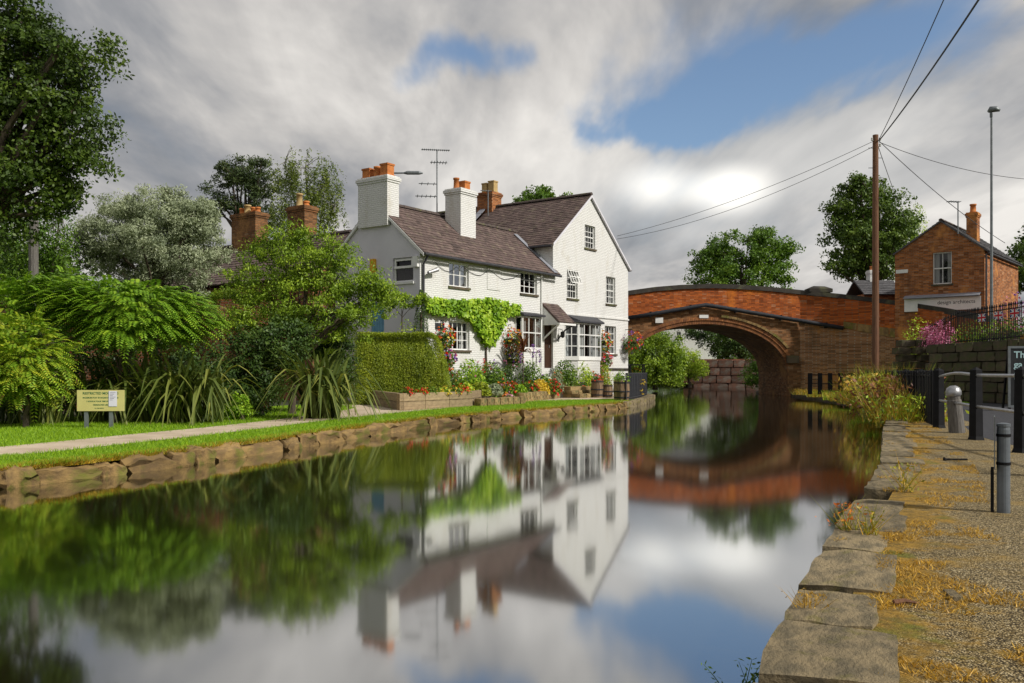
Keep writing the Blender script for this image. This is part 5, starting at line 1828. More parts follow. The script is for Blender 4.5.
# sword leaved flax clumps: every leaf a part, linked copies of a few leaf shapes
def sword_mesh(bend, fold):
    n = 9
    V, Fc = [], []
    for k in range(n + 1):
        s = k / n
        a = bend * s ** 2.2
        x = math.sin(a * .5) * s
        z = s * math.cos(a * .62) * (1 if s < .75 else 1 - (s - .75) * fold)
        w = .023 * (math.sin(math.pi * min(1, .18 + s * .82)) ** .6) * (1 - .15 * s)
        w = max(w, .002)
        V += [(x, -w, z + w * .5), (x, 0, z), (x, w, z + w * .5)]
    for k in range(n):
        b = k * 3
        Fc += [(b, b + 1, b + 4, b + 3), (b + 1, b + 2, b + 5, b + 4)]
    mb = MB()
    mb.cv = random.uniform(.1, .85)
    mb.add(V, Fc)
    return mb.mesh('leaf', MT['leaf_phormium'], smooth=True)


SW_M = [sword_mesh(b, f) for b, f in ((.3, .1), (.6, .2), (.9, .4), (1.3, .8), (1.8, 1.3), (2.4, 1.8))]


def flax(label, base, n, L, spread, cx_spread=.25):
    t = thing('flax_clump', label, 'plant', base, 0, 'sword leaved flax clumps')
    for i in range(n):
        o = new_obj('leaf', random.choice(SW_M), t)
        az_ = random.uniform(0, 2 * math.pi)
        if random.random() < .55:
            az_ = random.uniform(-math.pi * .95, -.05 * math.pi)
        o.rotation_euler = (random.uniform(-.12, .12), random.uniform(.0, spread) ** 1.0, az_)
        o.location = (random.uniform(-1, 1) * cx_spread, random.uniform(-.5, .5) * cx_spread, 0)
        s = L * random.uniform(.6, 1.1)
        o.scale = (s, s * random.uniform(.8, 1.2), s)


flax('wide clump of arching sword leaves right of the mooring sign', G(186, 20.6), 190, 1.95, .5, .75)
flax('dark clump of sword leaves directly behind the mooring sign', G(118, 20.9), 130, 1.9, .35, .8)
flax('clump of sword leaves at the far left edge of lawn', G(30, 20.3), 100, 1.5, .4, .8)
flax('arching sword leaf clump beneath the rowan tree', G(322, 22.5), 190, 2.05, .5, .42)

# clipped hedge
hedge = thing('clipped_hedge', 'smoothly clipped green hedge with rounded end beside the cottage', 'hedge', G(405, 32.4))
NH = 46000
u = RNG.uniform(-1, 1, NH)
th = RNG.uniform(-.12, 1.12, NH) * math.pi
hx0, hx1 = px(359, 0, 32.1).x, px(447, 0, 32.1).x
cxh, hw = (hx0 + hx1) / 2, (hx1 - hx0) / 2
hh = px(0, 333, 32).z - ZL
endr = (1 - np.clip((u - .62) / .38, 0, 1) ** 2.2 * .55)
X = cxh + u * hw + np.clip(u - .9, 0, 1) * 0
prof_y = -np.sign(np.cos(th)) * np.abs(np.cos(th)) ** .5 * .75
prof_z = np.where(np.sin(th) > 0, np.abs(np.sin(th)) ** .45, np.sin(th))
zz_ = RNG.uniform(0, 1, NH)
top_m = RNG.uniform(0, 1, NH) < .35
Yh = 32.4 + np.where(top_m, RNG.uniform(-.75, .75, NH), -.80 + .55 * zz_ ** 6) * (.4 + .6 * endr)
Zh = ZL + np.where(top_m, hh - .02 - .12 * (np.abs(RNG.uniform(-1, 1, NH)) ** 3), zz_ ** .9 * hh * .98) * endr
wob = np.array([noise.noise(Vector((a * 1.3, b * 1.3, c * 1.3))) for a, b, c in zip(X, Yh, Zh)])
pos = np.stack([X, Yh - wob * .1, Zh + wob * .05], 1) + RNG.normal(size=(NH, 3)) * .025
# right end cap
ne = 9000
ze = RNG.uniform(0, 1, ne)
ye = RNG.uniform(-1, 1, ne)
pe = np.stack([np.full(ne, hx1 - .05) + .22 * (1 - ye ** 2) * (1 - ze) + .06 - .16 * ze, 32.4 + ye * .72, ZL + ze * hh * .62], 1) + RNG.normal(size=(ne, 3)) * .03
pl2 = np.stack([np.full(ne, hx0 - .08), 32.4 + RNG.uniform(-.8, .8, ne), ZL + RNG.uniform(0, 1, ne) * hh * .97], 1) + RNG.normal(size=(ne, 3)) * .04
pos = np.concatenate([pos, pe, pl2])
outn = np.concatenate([np.where(top_m[:, None], np.array([0, 0, 1.0]), np.array([0, -1.0, .1])), np.tile(np.array([1.0, -.2, .2]), (ne, 1)), np.tile(np.array([-1.0, -.2, .2]), (ne, 1))])
var = np.clip(.5 + .5 * np.array([noise.noise(Vector((a * 2.5, b, c * 1.0))) for a, b, c in pos]) + RNG.uniform(-.3, .3, len(pos)), 0, 1)
new_obj('foliage', leaf_mesh('foliage', pos, outn, .055, .4, var, MT['leaf_hedge'], .9, 1.0, hedge.location), hedge)
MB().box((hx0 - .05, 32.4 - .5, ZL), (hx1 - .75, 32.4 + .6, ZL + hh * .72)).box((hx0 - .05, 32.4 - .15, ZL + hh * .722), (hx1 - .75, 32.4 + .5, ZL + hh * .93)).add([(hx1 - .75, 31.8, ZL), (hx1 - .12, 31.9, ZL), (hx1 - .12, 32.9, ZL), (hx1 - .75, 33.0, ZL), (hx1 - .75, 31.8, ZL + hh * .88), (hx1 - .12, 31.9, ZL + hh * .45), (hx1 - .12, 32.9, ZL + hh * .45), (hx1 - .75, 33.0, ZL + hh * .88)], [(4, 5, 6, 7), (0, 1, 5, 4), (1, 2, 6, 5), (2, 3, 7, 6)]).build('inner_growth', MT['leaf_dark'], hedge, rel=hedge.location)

# brick garden wall behind the shrubs
gw = thing('garden_wall', 'weathered orange brick garden wall between the shrubs', 'wall', (px(150, 0, 27).x, 27, ZL))
MB().box((-7, 0, 0), (3.5, .3, 3.4)).build('brickwork', MT['garden_brick'], gw)
MB().box((-7.05, -.04, 3.403), (3.55, .34, 3.5)).build('coping', MT['coping_dark'], gw)
tree('wall_plant', 'yellow leaved plant trailing over the brick garden wall', G(222, 26.3), bl(26.3, (225, 293, 14, 7), (212, 300, 10, 8)), 40, 40, .16, 'leaf_sumac_gold', .07, .4, .03, cat='plant', fork=.5, twigs=6)
gp_ = thing('grey_post', 'plain grey wooden post rising from shrubs into the left tree', 'post', G(33.5, 23))
MB().tube([(0, 0, 0), (0, 0, 2.5), (0, 0, px(0, 205, 23).z - ZL)], [.13, .12, .115], 10).build('shaft', MT['weathered_wood'], gp_)

# mooring sign
sg = thing('mooring_sign', 'cream mooring notice board with green lettering on two grey posts', 'sign', pg(101, 428, ZL), .06)
k = sg.location.y / F
bw, z0, z1 = 46 * k, (428 - 411) * k, (428 - 390) * k
MB().box((-bw / 2, -.02, z0), (bw / 2, 0, z1)).build('board', MT['sign_cream'], sg)
for x in (-.315, .20):
    MB().box((x * bw * 1.02 - .035, .003, -.02), (x * bw * 1.02 + .035, .06, z1 - .05)).build('post', MT['galvanised'], sg)
for body, sz, zc_, x in (('RESTRICTED MOORING', .068, .84, 0), ('MAXIMUM STAY 48 HOURS IN ANY 14 IS', .040, .63, 0), ('1 HOUR IN YOUR TIME ONLY BY', .038, .46, -.01), ('DESIGNATED USE', .038, .29, 0), ('TO THE OFFICE', .026, .13, -.03)):
    text_mesh('lettering', body, sz, MT['sign_green'], sg, (x, -.0215, z0 + (z1 - z0) * zc_), (math.radians(90), 0, 0), .0012, bold=.001 if sz > .05 else .0006)
pn_ = MB().box((bw * .175, -.030, z0 + (z1 - z0) * .22), (bw * .35, -.026, z1 - .02)).build('paper_notice', MT['paper'], sg)
for i in range(6):
    MB().box((bw * .20, -.0315, z1 - .06 - i * .03), (bw * (.32 - .03 * (i % 3)), -.0302, z1 - .052 - i * .03)).build('print_line', MT['ink'], pn_)

# ------------------------------------------------------------------ overgrown right bank and weeds
def tuft(name, label, c, n, h, mat, r, lean=.5, w=.006, cat='plant', group=None, bloom=None):
    t = thing(name, label, cat, c, 0, group)
    a = RNG.uniform(0, 6.28, n)
    rr = np.sqrt(RNG.uniform(0, 1, n)) * r
    pts = np.stack([np.cos(a) * rr, np.sin(a) * rr, np.zeros(n)], 1)
    new_obj('blades', blades('blades', pts, h, w, mat, lean), t)
    m = n * 2
    i = RNG.integers(0, n, m)
    p2 = pts[i] + RNG.normal(size=(m, 3)) * np.array([.25, .25, 0]) * h + np.array([0, 0, 1]) * (RNG.uniform(.15, 1, m) * h)[:, None]
    new_obj('leaves', leaf_mesh('leaves', p2, RNG.normal(size=(m, 3)), h * .16, .4, RNG.uniform(0, 1, m), MT[bloom or mat]), t)
    return t


k = 0
words_ = ('at the water edge by the fence start', 'below the long black fence', 'midway along the black fence', 'near the far coping stones', 'against the fence foot', 'where the fence meets lawn', 'overhanging the dark bank', 'below the lawn fence', 'beside the bridge pier foot', 'at the lawn corner', 'beside the last coping stone', 'at the foot of the end fence post', 'on the bank crest', 'under the telegraph pole')
spots = [(14.1, 38.5, .45), (13.7, 36.5, .5), (13.0, 33.4, .6), (12.1, 30.0, .9), (11.2, 27.5, 1.1), (10.6, 25.5, 1.15), (10.0, 23.6, 1.1), (14.9, 43, .35), (15.5, 47, .4), (12.8, 31.4, .7), (9.2, 21.6, .9), (8.6, 19.4, .7), (11.6, 28.8, 1.0), (13.4, 34.8, .5)]
for (x, y, h), wd in zip(spots, words_):
    tuft('bank_weeds', 'yellow green and rusty weeds ' + wd, (x, y, ZR - .15), 260, h * (.78 if y > 29 else 1.0), 'weed' if k % 3 else 'leaf_lime', .8, .35, .013, 'weeds', 'bank weeds', ('grass_dry', 'weed', 'leaf_bronze', 'leaf_lime')[k % 4])
    k += 1
for x, y, lb in ((848, 531, 'rusty orange weed growing from the nearest coping joint'), (905, 492, 'dry brown weeds in the hollow of missing coping stone'), (868, 536, 'little reddish sprig between two coping stones')):
    q = pg(x, y, ZR)
    tuft('coping_weed', lb, q, 34, .2 * q.y / 6, 'weed', .06 * q.y / 6, .5, .004, 'weeds', None, 'bloom_orange' if 'r' in lb[:1] and 'orange' in lb else None)
q = pg(742, 688, .12)
wd = thing('waterside_weed', 'leafy dark weed growing at the water edge in foreground', 'weeds', (q.x, q.y, .02))
mb, lf = MB(), []
for i in range(9):
    a_, L_ = random.uniform(-2.6, .6), random.uniform(.14, .30)
    e_ = Vector((math.cos(a_) * .5, math.sin(a_) * .35, 1)).normalized()
    st0 = Vector((random.uniform(-.05, .06), random.uniform(-.03, .03), 0))
    ps = [st0 + e_ * L_ * s_ + Vector((math.cos(a_), 0, -.3)) * .1 * L_ * s_ * s_ * 2 for s_ in (0, .25, .5, .75, 1)]
    mb.tube(ps, [.0028, .0025, .002, .0016, .001], 4)
    for s_ in np.linspace(.2, 1, 9):
        k_ = min(3, int(s_ * 4))
        p_ = ps[k_].lerp(ps[k_ + 1], s_ * 4 - k_)
        for sg in (-1, 1):
            lf.append(tuple(p_ + Vector((sg * .011, random.uniform(-.008, .008), .004))))
mb.build('stem', MT['leaf_mid'], wd)
lf = np.array(lf)
new_obj('leaves', leaf_mesh('leaves', lf, RNG.normal(size=(len(lf), 3)), .026, .38, RNG.uniform(0, 1, len(lf)), MT['leaf_mid'], -.4), wd)
tuft('grass_sprig', 'small yellow grass sprig on the edge of coping stones', pg(806, 612, ZR), 26, .09, 'grass_dry', .05, .6, .003, 'weeds')

# ------------------------------------------------------------------ cottage garden: beds, steps, pots, flowers
def pgh(x, y):
    p = pg(x, y, .34)
    p.z = ZL
    return p


def hw_(x, y, z=0.0):
    """house coordinates to world"""
    return Vector((HX + .578 * x - .816 * y, HYY + .816 * x + .578 * y, ZL + z))


bed = thing('timber_bed', 'long raised flower bed edged with weathered timber sleepers by hedge', 'flower bed', pg(432, 408, ZL))
p0, p1, p2 = pg(400, 410.5, ZL), pg(472, 406.5, ZL), pg(370, 404.5, ZL)
hb = .52
for a, b, nn in ((p0, p1, 3), (p2, p0, 2), (p1, p1 + Vector((.3, 2.4, 0)), 2)):
    dd = (b - a)
    L = dd.length
    dd.normalize()
    for r in range(2):
        for i in range(nn):
            o = MB().box((0, 0, 0), (L / nn - .015, .14, hb / 2 - .01)).build('sleeper', MT['plank'], bed)
            soften(o.data, .012, 1)
            o.location = a + dd * (L * i / nn) + Vector((0, 0, r * hb / 2)) - bed.location
            o.rotation_euler = (0, 0, math.atan2(dd.y, dd.x))
MB().prism([p0 + Vector((.05, .14, 0)), p1 + Vector((0, .14, 0)), p1 + Vector((.3, 2.4, 0)), p2 + Vector((.4, .4, 0)), p2 + Vector((.1, .1, 0))], (0, 0, hb - .08)).build('soil', MT['soil'], bed, rel=bed.location)
bed2 = thing('stone_bed', 'low golden stone edging of the flower border before the bays', 'flower bed', hw_(-10, -2.2))
for (xa, ya, xb, yb, cs, hh_) in ((477, 403.5, 522, 401, 1, .26), (520, 399.5, 560, 395.5, 2, .34), (530, 392, 562, 389.5, 2, .5)):
    a, b = pgh(xa, ya), pgh(xb, yb)
    dd = (b - a)
    L = dd.length
    dd.normalize()
    for r in range(cs):
        x = 0
        while x < L:
            w = random.uniform(.32, .62)
            o = new_obj('stone', random.choice(BED_ROCKS), bed2)
            h1 = hh_ / cs
            o.location = a + dd * (x + w / 2) + Vector((0, 0, h1 * (r + .5))) - bed2.location
            o.rotation_euler = (random.uniform(-.05, .05), 0, math.atan2(dd.y, dd.x))
            o.scale = (w - .02, .3, h1 + .03)
            x += w
s3 = hw_(-11.8, -.9)
kind(MB().prism([hw_(-15.2, -.02), hw_(-15.2, -1.3), hw_(-8.6, -1.3), hw_(-8.6, -.02)], (0, 0, .22)).build('border_soil', MT['soil']), 'structure')
stp = thing('stone_steps', 'three worn stone steps rising to the cottage front door', 'steps', hw_(-7.7, -1.4))
sx, sy = DOOR[0], DOOR[1]
for r in range(4):
    w0, w1 = sx - .35, sy + .75
    yb_ = -.02
    yf_ = -2.1 + r * .42
    for i in range(3):
        o = new_obj('step_stone', random.choice(BED_ROCKS), stp)
        wq = (w1 - w0) / 3
        c = hw_(w0 + wq * (i + .5), (yf_ + yf_ + .46) / 2, .16 * r + .09)
        o.location = c - stp.location
        o.rotation_euler = (0, 0, math.atan2(.816, .578))
        o.scale = (wq - .015, .50, .2)
MB().prism([hw_(sx - .3, -.02), hw_(sx - .3, -1.6), hw_(sy + .7, -1.6), hw_(sy + .7, -.02)], (0, 0, .5)).build('infill', MT['bed_stone'], stp, rel=stp.location)


def flowers(name, label, c, r, h, leaf, blooms, n=260, nb=40, cat='plant', size=.07, bs=.055, group=None, top=.5):
    t = thing(name, label, cat, c, 0, group)
    d = unit(RNG.normal(size=(n, 3)))
    d[:, 2] = np.abs(d[:, 2]) * 1.0
    p = d * (RNG.uniform(.15, 1, n) ** .6)[:, None] * np.array([r, r, h]) + np.array([0, 0, .02])
    new_obj('foliage', leaf_mesh('foliage', p, d, size, .5, RNG.uniform(0, 1, n), MT[leaf], .2), t)
    for b in blooms:
        m = max(5, nb // len(blooms))
        d2 = unit(RNG.normal(size=(m, 3)) + np.array([.25, -.35, top]))
        q = d2 * np.array([r, r, h]) * RNG.uniform(.85, 1.1, (m, 1))
        q[:, 2] = np.abs(q[:, 2])
        q3 = np.repeat(q, 4, 0) + RNG.normal(size=(m * 4, 3)) * bs * .35
        new_obj('blossom', leaf_mesh('blossom', q3, np.repeat(d2, 4, 0), bs, .8, RNG.uniform(0, 1, m * 4), MT[b], 0, 1.2), t)
    MB().tube([(0, 0, 0), (0, 0, h * .6)], .012, 4).build('stem', MT['bark'], t)
    return t


def basket(x, y, Y, label, blooms, hang=.5, r=.26, dz=0):
    r *= 1.42
    hang += .12
    c = px(x, y, Y)
    t = thing('hanging_basket', label, 'basket', c, 0, 'hanging flower baskets')
    MB().lathe([(.04, -r * .45), (r * .45, -r * .35), (r * .62, -r * .05), (r * .62, 0)], (0, 0, 0), 12).build('bowl', MT['soil'], t)
    n = 1100
    d = unit(RNG.normal(size=(n, 3)))
    p = d * (RNG.uniform(.3, 1, n) ** .5)[:, None] * np.array([r, r, r * 1.05])
    p[:, 2] -= r * .28
    new_obj('foliage', leaf_mesh('foliage', p, d, .075, .5, RNG.uniform(0, 1, n), MT['leaf_mid'], .4), t)
    for b in blooms:
        m = 66 // len(blooms)
        d2 = unit(RNG.normal(size=(m, 3)) + np.array([.2, -.4, .2]))
        q3 = np.repeat(d2 * r * 1.08, 4, 0) + RNG.normal(size=(m * 4, 3)) * .02
        q3[:, 2] -= r * .05
        new_obj('blossom', leaf_mesh('blossom', q3, np.repeat(d2, 4, 0), .082, .85, RNG.uniform(0, 1, m * 4), MT[b], 0, 1.2), t)
    nv = Vector((-.816, .578, 0))
    mb = MB()
    mb.tube([(0, 0, -r * .3), (0, 0, hang)], .008, 4)
    mb.tube([Vector((0, 0, hang)), nv * .45 + Vector((0, 0, hang))], .014, 4)
    mb.tube([nv * .4 + Vector((0, 0, hang - .35)), nv * .1 + Vector((0, 0, hang))], .01, 4)
    mb.build('bracket', MT['black_metal'], t)


def fY(x, out=.45):
    t = -fac(x, 300)[0]
    return HYY - .816 * t - .578 * out


basket(444, 336, fY(444), 'upper red and orange hanging basket beside the lower left window', ('bloom_red', 'bloom_orange', 'bloom_yellow'), .5, .31)
basket(447, 357, fY(447), 'lower pink and purple hanging basket beside the lower left window', ('bloom_pink', 'bloom_purple', 'bloom_red'), .45, .25)
basket(511, 339, fY(511), 'upper red flowered hanging basket left of the small bay', ('bloom_red', 'bloom_orange', 'bloom_yellow'), .5, .34)
basket(512, 359, fY(512), 'lower purple and yellow hanging basket left of small bay', ('bloom_purple', 'bloom_yellow', 'bloom_pink'), .45, .32)
basket(602.5, 341, fY(602), 'hanging basket of red and orange flowers over the gable window', ('bloom_red', 'bloom_orange', 'bloom_yellow'), .5, .36)
basket(604.5, 359, fY(604), 'small red and pink hanging basket under the gable window', ('bloom_red', 'bloom_pink'), .45, .28)
basket(632.4, 342, 47.5, 'vivid red hanging basket at the cottage corner before the bridge', ('bloom_red', 'bloom_orange', 'bloom_purple'), .55, .38)


def barrel(c, r, h, label, sc=1.0):
    t = thing('barrel_planter', label, 'barrel', c, 0, 'half barrel planters')
    n = 14
    for i in range(n):
        a0, a1 = 2 * math.pi * i / n, 2 * math.pi * (i + .94) / n
        mb = MB()
        pts = []
        for z, q in ((0, .86), (h * .5, 1.0), (h, .9)):
            for a in (a0, a1):
                pts.append((r * q * math.cos(a), r * q * math.sin(a), z))
        mb.cv = random.random()
        mb.add(pts, [(0, 1, 3, 2), (2, 3, 5, 4)])
        mb.build('stave', MT['barrel_wood'], t)
    for z, q in ((.12, .9), (.42, .995), (.85, .935)):
        MB().lathe([(r * q + .008, h * z), (r * q + .014, h * z + .05)], (0, 0, 0), 20).build('hoop', MT['charcoal_metal'], t)
    MB().lathe([(r * .8, 0), (r * .86, h * .5), (r * .8, h - .06)], (0, 0, 0), 14).build('soil', MT['soil'], t)
    return t


def potted(c, r, h, label, leaf, blooms, mat='terracotta', fr=None, fh=None):
    t = flowers('potted_plant', label, (c[0], c[1], c[2]), fr or r * 1.5, fh or r * 2.2, leaf, blooms, 240, 24, 'plant', .07)
    for ch in t.children:
        ch.location.z = h * .9
    MB().lathe([(r * .7, 0), (r * .95, h * .86), (r * 1.08, h * .87), (r * 1.08, h), (r * .9, h), (r * .85, h * .9)], (0, 0, 0), 14).build('pot', MT[mat], t)


b1 = pgh(597.5, 395.4)
barrel(b1, .30, .82, 'upright oak barrel with red geraniums before the bay window')
flowers('geraniums', 'bright red geraniums topping the oak barrel', b1 + Vector((0, 0, .76)), .3, .3, 'leaf_mid', ('bloom_red',), 200, 40)
b2 = pgh(621.5, 398)
barrel(b2, .34, .82, 'wide weathered oak half barrel at the quay railing')
flowers('trough_plants', 'low green leafy plants filling the quayside half barrel', b2 + Vector((0, 0, .76)), .4, .45, 'leaf_vine', (), 420, 0)
b3 = pgh(607.5, 395.4)
barrel(b3, .25, .6, 'smaller dark barrel tub between the oak barrel and corner')
flowers('tub_shrub', 'upright yellow green shrub in the small dark tub', b3 + Vector((0, 0, .55)), .32, 1.0, 'leaf_lime', ('bloom_orange',), 420, 6)

# planting along the front, back to front
PL = [
    ('large lime green spreading shrub under the main bay window', 577, 372, 43.4, .75, 1.05, 'leaf_lime', (), 900, 0),
    ('dark green shrub beside the front door steps', 565, 375, 41.6, .6, 1.2, 'leaf_mid', (), 800, 0),
    ('green leafy shrub trailing below the main bay window', 586, 380, 44.0, .7, .8, 'leaf_mid', ('bloom_orange',), 700, 8),
    ('tall delicate shrub with small flowers beside oak barrel', 602, 372, 45.2, .4, .9, 'leaf_hedge', ('bloom_pink',), 380, 10),
    ('tall mixed green perennials beneath the climbing vine', 490, 377, 37.0, .65, 1.1, 'leaf_mid', ('bloom_red',), 700, 10),
    ('pale flowered leafy perennials left of the vine stem', 470, 374, 35.6, .6, 1.0, 'leaf_vine', ('bloom_white', 'bloom_pink'), 700, 10),
    ('dense dark green rounded shrub beneath the small bay', 503, 378, 37.8, .6, .85, 'leaf_dark', (), 700, 0),
    ('grey purple leaved shrub in front of small bay', 530, 372, 39.4, .6, .8, 'leaf_mid', ('bloom_purple',), 600, 10),
    ('white flowered plant beside the steps', 546, 379, 40.0, .32, .4, 'leaf_vine', ('bloom_white',), 260, 26),
    ('orange and yellow roses at the hedge end', 447, 378, 33.6, .45, .9, 'leaf_mid', ('bloom_red', 'bloom_orange'), 420, 18),
    ('small lime mound plant in the timber bed', 466, 391, 31.8, .3, .3, 'leaf_lime', ('bloom_yellow',), 300, 10),
    ('deep green clipped mound by the timber bed end', 480, 393, 32.6, .36, .5, 'leaf_hedge', (), 500, 0),
    ('silver grey lavender mound on the stone edging', 494, 394, 33.3, .3, .42, 'leaf_silver', (), 420, 0),
    ('coral pink flowers beside the silver lavender mound', 503, 389, 34.6, .34, .4, 'leaf_mid', ('bloom_orange', 'bloom_pink'), 300, 30),
    ('red geranium cluster behind the round box bush', 511, 386, 35.4, .3, .32, 'leaf_mid', ('bloom_red',), 220, 36),
    ('round bright green clipped box bush on the stones', 519.5, 393, 35.4, .28, .48, 'leaf_vine', (), 560, 0),
    ('red geraniums along the low stone bed', 529, 386, 37.6, .4, .3, 'leaf_mid', ('bloom_red',), 260, 34),
    ('yellow variegated mound plant in the stone bed', 540, 385, 38.2, .36, .4, 'bloom_yellow', ('bloom_yellow',), 300, 20),
    ('red flowers close to the stone steps', 552, 385, 38.8, .34, .36, 'leaf_mid', ('bloom_red',), 240, 30),
    ('pale grey feathery plant at the step side', 557, 378, 40.4, .3, .6, 'leaf_silver', ('bloom_orange',), 260, 8),
    ('orange and purple flowers at the foot of shrub', 583, 388, 42.0, .35, .45, 'leaf_mid', ('bloom_orange', 'bloom_purple'), 280, 22),
]
for lb, x, y, Yd, r, h, lf, blm, n, nb in PL:
    c = px(x, y, Yd)
    flowers('garden_plant', lb, (c.x, c.y, ZL + .2 if Yd > 33.5 else ZL + .3), r * 1.2, max(h, c.z - ZL - .2 + h * .62), lf, blm, int(n * 4.2), int(nb * 1.3), size=.11, bs=.085)
for i, x in enumerate((403, 418, 427, 440, 452, 461)):
    s = (x - 400) / 72
    c = p0 + (p1 - p0) * s + Vector((.05, .35, hb - .08))
    flowers('bedding_plant', ('red geranium at the left end of the timber bed', 'red geranium second along the timber bed', 'feathery green plant in the timber bed', 'yellow bedding plant along the timber sleepers', 'red and yellow bedding plant near the hedge end', 'red geranium at the right end of timber bed')[i], c, .24, .26, 'leaf_vine' if i % 2 else 'leaf_mid', (('bloom_red',), ('bloom_red',), (), ('bloom_yellow',), ('bloom_red', 'bloom_yellow'), ('bloom_red',))[i], 200, 26, group='bedding plants in the timber bed')
for lb, x, y, Yd, n in (('tall blue purple delphinium spire beside the small bay', 540, 357, 40.2, 90), ('shorter purple delphinium spire left of small bay', 533, 352, 40.0, 90), ('purple flower spike below the vine', 494, 368, 37.2, 60), ('red hot poker flowers below the vine', 484, 367, 36.4, 60)):
    c = px(x, y, Yd)
    t = thing('flower_spike', lb, 'flower', (c.x, c.y, ZL + .2))
    hh_ = c.z - ZL - .2
    MB().tube([(0, 0, 0), (0, 0, hh_ + .3)], .012, 4).build('stem', MT['leaf_mid'], t)
    p = np.stack([RNG.normal(size=n) * .04, RNG.normal(size=n) * .04, hh_ - .25 + RNG.uniform(0, .6, n)], 1)
    new_obj('blossom', leaf_mesh('blossom', p, RNG.normal(size=(n, 3)), .06, .8, RNG.uniform(0, 1, n), MT['bloom_red' if 'red' in lb else 'bloom_purple']), t)
# bronze cordyline
c = px(523, 350, 38.4)
t = thing('cordyline', 'bronze spiky leaved cordyline on a thin stem before small bay', 'plant', (c.x, c.y, ZL + .2))
hh_ = c.z - ZL - .3
MB().tube([(0, 0, 0), (0, 0, hh_)], .03, 6).build('stem', MT['bark'], t)
cm = sword_mesh(.7, .3)
cm2 = cm.copy()
cm2.materials.clear()
cm2.materials.append(MT['leaf_bronze'])
for i in range(44):
    o = new_obj('leaf', cm2, t)
    o.location = (0, 0, hh_)
    o.rotation_euler = (0, random.uniform(0, 1.35), random.uniform(0, 6.28))
    o.scale = (.95, 1.7, .95)

# climbing vine on the wing
vine = thing('climbing_vine', 'bright green climbing vine trained across the cottage front', 'plant', hw_(fac(486, 360)[0], -.05))
poly = [(424, 300), (432, 298), (445, 301), (460, 300), (480, 300), (487, 299), (500, 302), (513, 305), (518, 309), (514, 315), (504, 317), (500, 328), (494, 338), (489, 346), (484, 347), (480, 340), (474, 330), (466, 320), (458, 316), (445, 316), (432, 314), (424, 312)]
pts = []
while len(pts) < 3600:
    x, y = random.uniform(424, 518), random.uniform(297, 348)
    ins = False
    for i in range(len(poly)):
        (xa, ya), (xb, yb) = poly[i], poly[i - 1]
        if (ya > y) != (yb > y) and x < (xb - xa) * (y - ya) / (yb - ya) + xa:
            ins = not ins
    if ins:
        a, z = fac(x + random.gauss(0, .8), y + random.gauss(0, .8))
        pts.append(hw_(a, -random.uniform(.03, .32), z))
P = np.array([tuple(p) for p in pts])
cl = np.array([noise.noise(Vector(p) * 1.6) for p in P])
new_obj('foliage', leaf_mesh('foliage', P, np.tile(np.array([.816, -.578, .3]), (len(P), 1)), .17, .8, np.clip(.5 + cl * .6 + RNG.uniform(-.3, .3, len(P)), 0, 1), MT['leaf_vine'], .6, 1.0, vine.location), vine)
mb = MB()
za = lambda x, y: hw_(fac(x, y)[0], -.06, fac(x, y)[1]) - vine.location
mb.tube([za(486, 372) - Vector((0, 0, .6)), za(485, 352), za(486, 335), za(482, 318)], [.05, .04, .035, .03], 6)
mb.tube([za(482, 318), za(465, 309), za(430, 306)], [.03, .025, .015], 5)
mb.tube([za(484, 322), za(500, 311), za(515, 308)], [.03, .025, .015], 5)
mb.build('stem', MT['bark'], vine)
# left end: lime bush, dark cypress column, end of the ivy on the wall
c = px(406, 326, 32.4)
flowers('garden_plant', 'lime green leafy bush above the clipped hedge', (c.x, c.y, ZL), .75, c.z - ZL + .35, 'leaf_lime', (), 2000, 0, size=.09)
c = px(421, 310, 33.2)
t = thing('cypress_column', 'narrow dark cypress column at the cottage corner', 'tree', (c.x, c.y, ZL))
n = 3200
zz_ = RNG.uniform(0, 1, n)
a = RNG.uniform(0, 6.28, n)
hh_ = px(0, 290, 33.2).z - ZL
rr = .34 * np.clip(1.15 - zz_ ** 3, .1, 1) * RNG.uniform(.75, 1, n)
new_obj('crown', leaf_mesh('crown', np.stack([np.cos(a) * rr, np.sin(a) * rr, .2 + zz_ * (hh_ - .2)], 1), np.stack([np.cos(a), np.sin(a), np.full(n, .3)], 1), .09, .3, RNG.uniform(0, 1, n), MT['leaf_dark'], -1.0), t)
MB().tube([(0, 0, 0), (0, 0, hh_ * .8)], .05, 6).build('trunk', MT['bark'], t)
tree('ivy_spray', 'green ivy spray reaching across the end wall to the corner', G(402, 33.0), bl(33.0, (404, 302, 16, 7), (420, 300, 10, 6), (388, 300, 12, 10)), 60, 40, .16, 'leaf_ash', .09, .5, .03, cat='plant', fork=.8, twigs=8)

# quay railing and lantern box at the corner
qr = thing('quay_railing', 'curved charcoal bar railing on the rounded quay corner', 'railing', pg(640, 401, ZL))
qp = [(4.62, 36.4), (5.4, 39.0), (6.15, 42.2), (6.8, 45.4), (6.85, 46.9)]
qme = MB().box((-.055, -.012, 0), (.055, .012, 1.12)).mesh('picket', MT['charcoal_metal'])
for (a, b) in zip(qp[:-1], qp[1:]):
    rail_run(qr, (Vector((*a, ZL)), Vector((*b, ZL))), 15, 1.1, ZL, qme, top=((1.1, .03), (.1, .025)), rmat='charcoal_metal')
lb_ = thing('lantern_box', 'dark open framed box standing behind the quay railing', 'planter box', (6.45, 46.6, ZL))
mb = MB()
for sx_ in (-.35, .35):
    for sy_ in (-.3, .3):
        mb.cbox((sx_, sy_, .75), (.06, .06, 1.5))
mb.build('frame', MT['black_metal'], lb_)
MB().box((-.4, -.35, 1.5), (.4, .35, 1.56)).build('lid', MT['black_metal'], lb_)
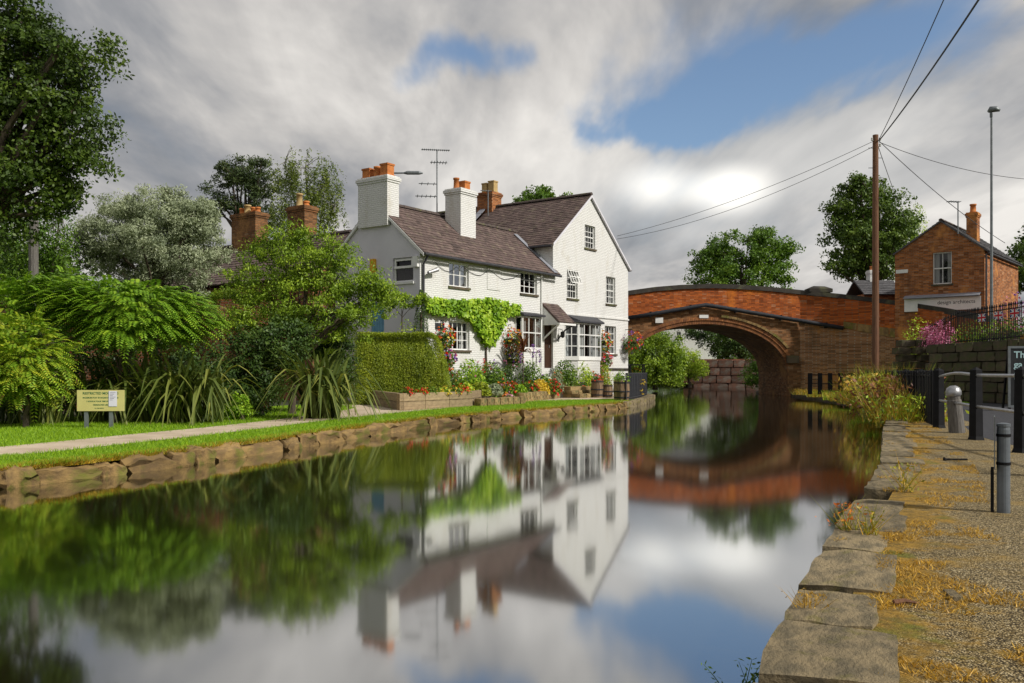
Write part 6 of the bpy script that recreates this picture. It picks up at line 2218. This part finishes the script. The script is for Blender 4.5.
MB().box((-.36, -.31, .2), (.36, .31, .95)).build('box_body', MT['barrel_wood'], lb_)
flowers('quay_flowers', 'few orange flowers in the open framed quay box', (6.45, 46.6, ZL + .93), .28, .42, 'leaf_mid', ('bloom_orange',), 160, 14)
tree('shield_plant', 'yellow flowered sprigs climbing the quay railing', Vector((5.75, 40.8, ZL)), bl(40.6, (643, 382, 4, 4), (641, 392, 3, 4)), 10, 10, .08, 'bloom_yellow', .07, .5, .01, cat='plant', fork=.5, twigs=3)

# terrace flowers
for i, (x, y, Yd, r, h, lf, blm, lb) in enumerate((
        (930, 331, 37.5, .5, .55, 'bloom_pink', ('bloom_pink',), 'pink flowers spilling through the left end of terrace railings'),
        (943, 327, 35.6, .55, .5, 'bloom_pink', ('bloom_pink',), 'long mass of pink trailing flowers on the angled railings'),
        (918, 322, 40.0, .8, .7, 'leaf_lime', ('bloom_yellow',), 'yellow green bush between bridge wall and terrace railings'),
        (975, 330, 33.4, .9, .9, 'leaf_ash', (), 'light green shrub behind the terrace railings near corner'),
        (1000, 326, 32.4, .9, .8, 'leaf_vine', ('bloom_pink',), 'bright green shrub behind the bunting flags'),
        (1022, 330, 31.0, 1.0, 1.0, 'leaf_mid', ('bloom_white',), 'leafy shrub at the right end of terrace'),
        (985, 341, 33.2, .35, .3, 'leaf_mid', ('bloom_white', 'bloom_orange'), 'small white flowers at the railing foot'),
        (1010, 338, 31.6, .35, .35, 'leaf_mid', ('bloom_white', 'bloom_yellow'), 'white and yellow flowers beside the pale planter'),
        (1016, 300, 36.0, 1.0, 1.1, 'bloom_pink', ('bloom_purple',), 'dusky pink flowering shrub before the cottage side'))):
    c = px(x, y, Yd)
    zb_ = ZT if x > 925 else ZR + 1.7
    flowers('terrace_plant', lb, (c.x, c.y, zb_), r, max(h, c.z - zb_ + .3), lf, blm, 700, 30, size=.11, bs=.08)
pl_ = thing('slatted_planter', 'pale slatted wooden planter behind the terrace railings', 'planter', (px(998, 340, 31.9).x, 31.9, ZT), ang)
for i in range(9):
    MB().box((-.75 + i * .17, 0, 0), (-.75 + i * .17 + .12, .03, .42)).build('slat', MT['plank'], pl_)
MB().box((-.75, .031, .03), (.75, .4, .36)).build('soil', MT['soil'], pl_)
yb = thing('yellow_crate', 'small yellow boxes at the right end of the terrace wall', 'box', (px(1020, 341, 30.2).x, 30.2, ZT + .02), ang)
for i in range(2):
    MB().box((i * .24, 0, 0), (i * .24 + .2, .2, .2)).build('box_body', MT['yellow_box'], yb)
# litter on the path: a mooring ring slab and bits
mr = thing('mooring_pin', 'rusty iron pin lying in the mossy hollow by the gravel', 'pin', pg(905, 606, ZR))
MB().tube([(-.05, 0, .015), (.0, .003, .022), (.06, -.004, .014)], [.014, .012, .004], 6).build('pin_bar', MT['pole_wood'], mr)
mr = thing('path_slab', 'small pale stone chip set upright at the gravel edge', 'stone', pg(953, 598, ZR))
o = new_obj('stone', COPE_ROCKS[2], mr)
o.scale = (.05, .16, .03)
o.rotation_euler = (0, 0, -.2)
o.location = (0, 0, .008)
mr = thing('iron_peg', 'short dark iron peg lying across the far gravel', 'pin', pg(955, 461, ZR))
MB().tube([(-.13, 0, .02), (-.1, 0, .02), (.14, -.01, .02)], [.03, .012, .012], 6).build('peg_bar', MT['black_metal'], mr)
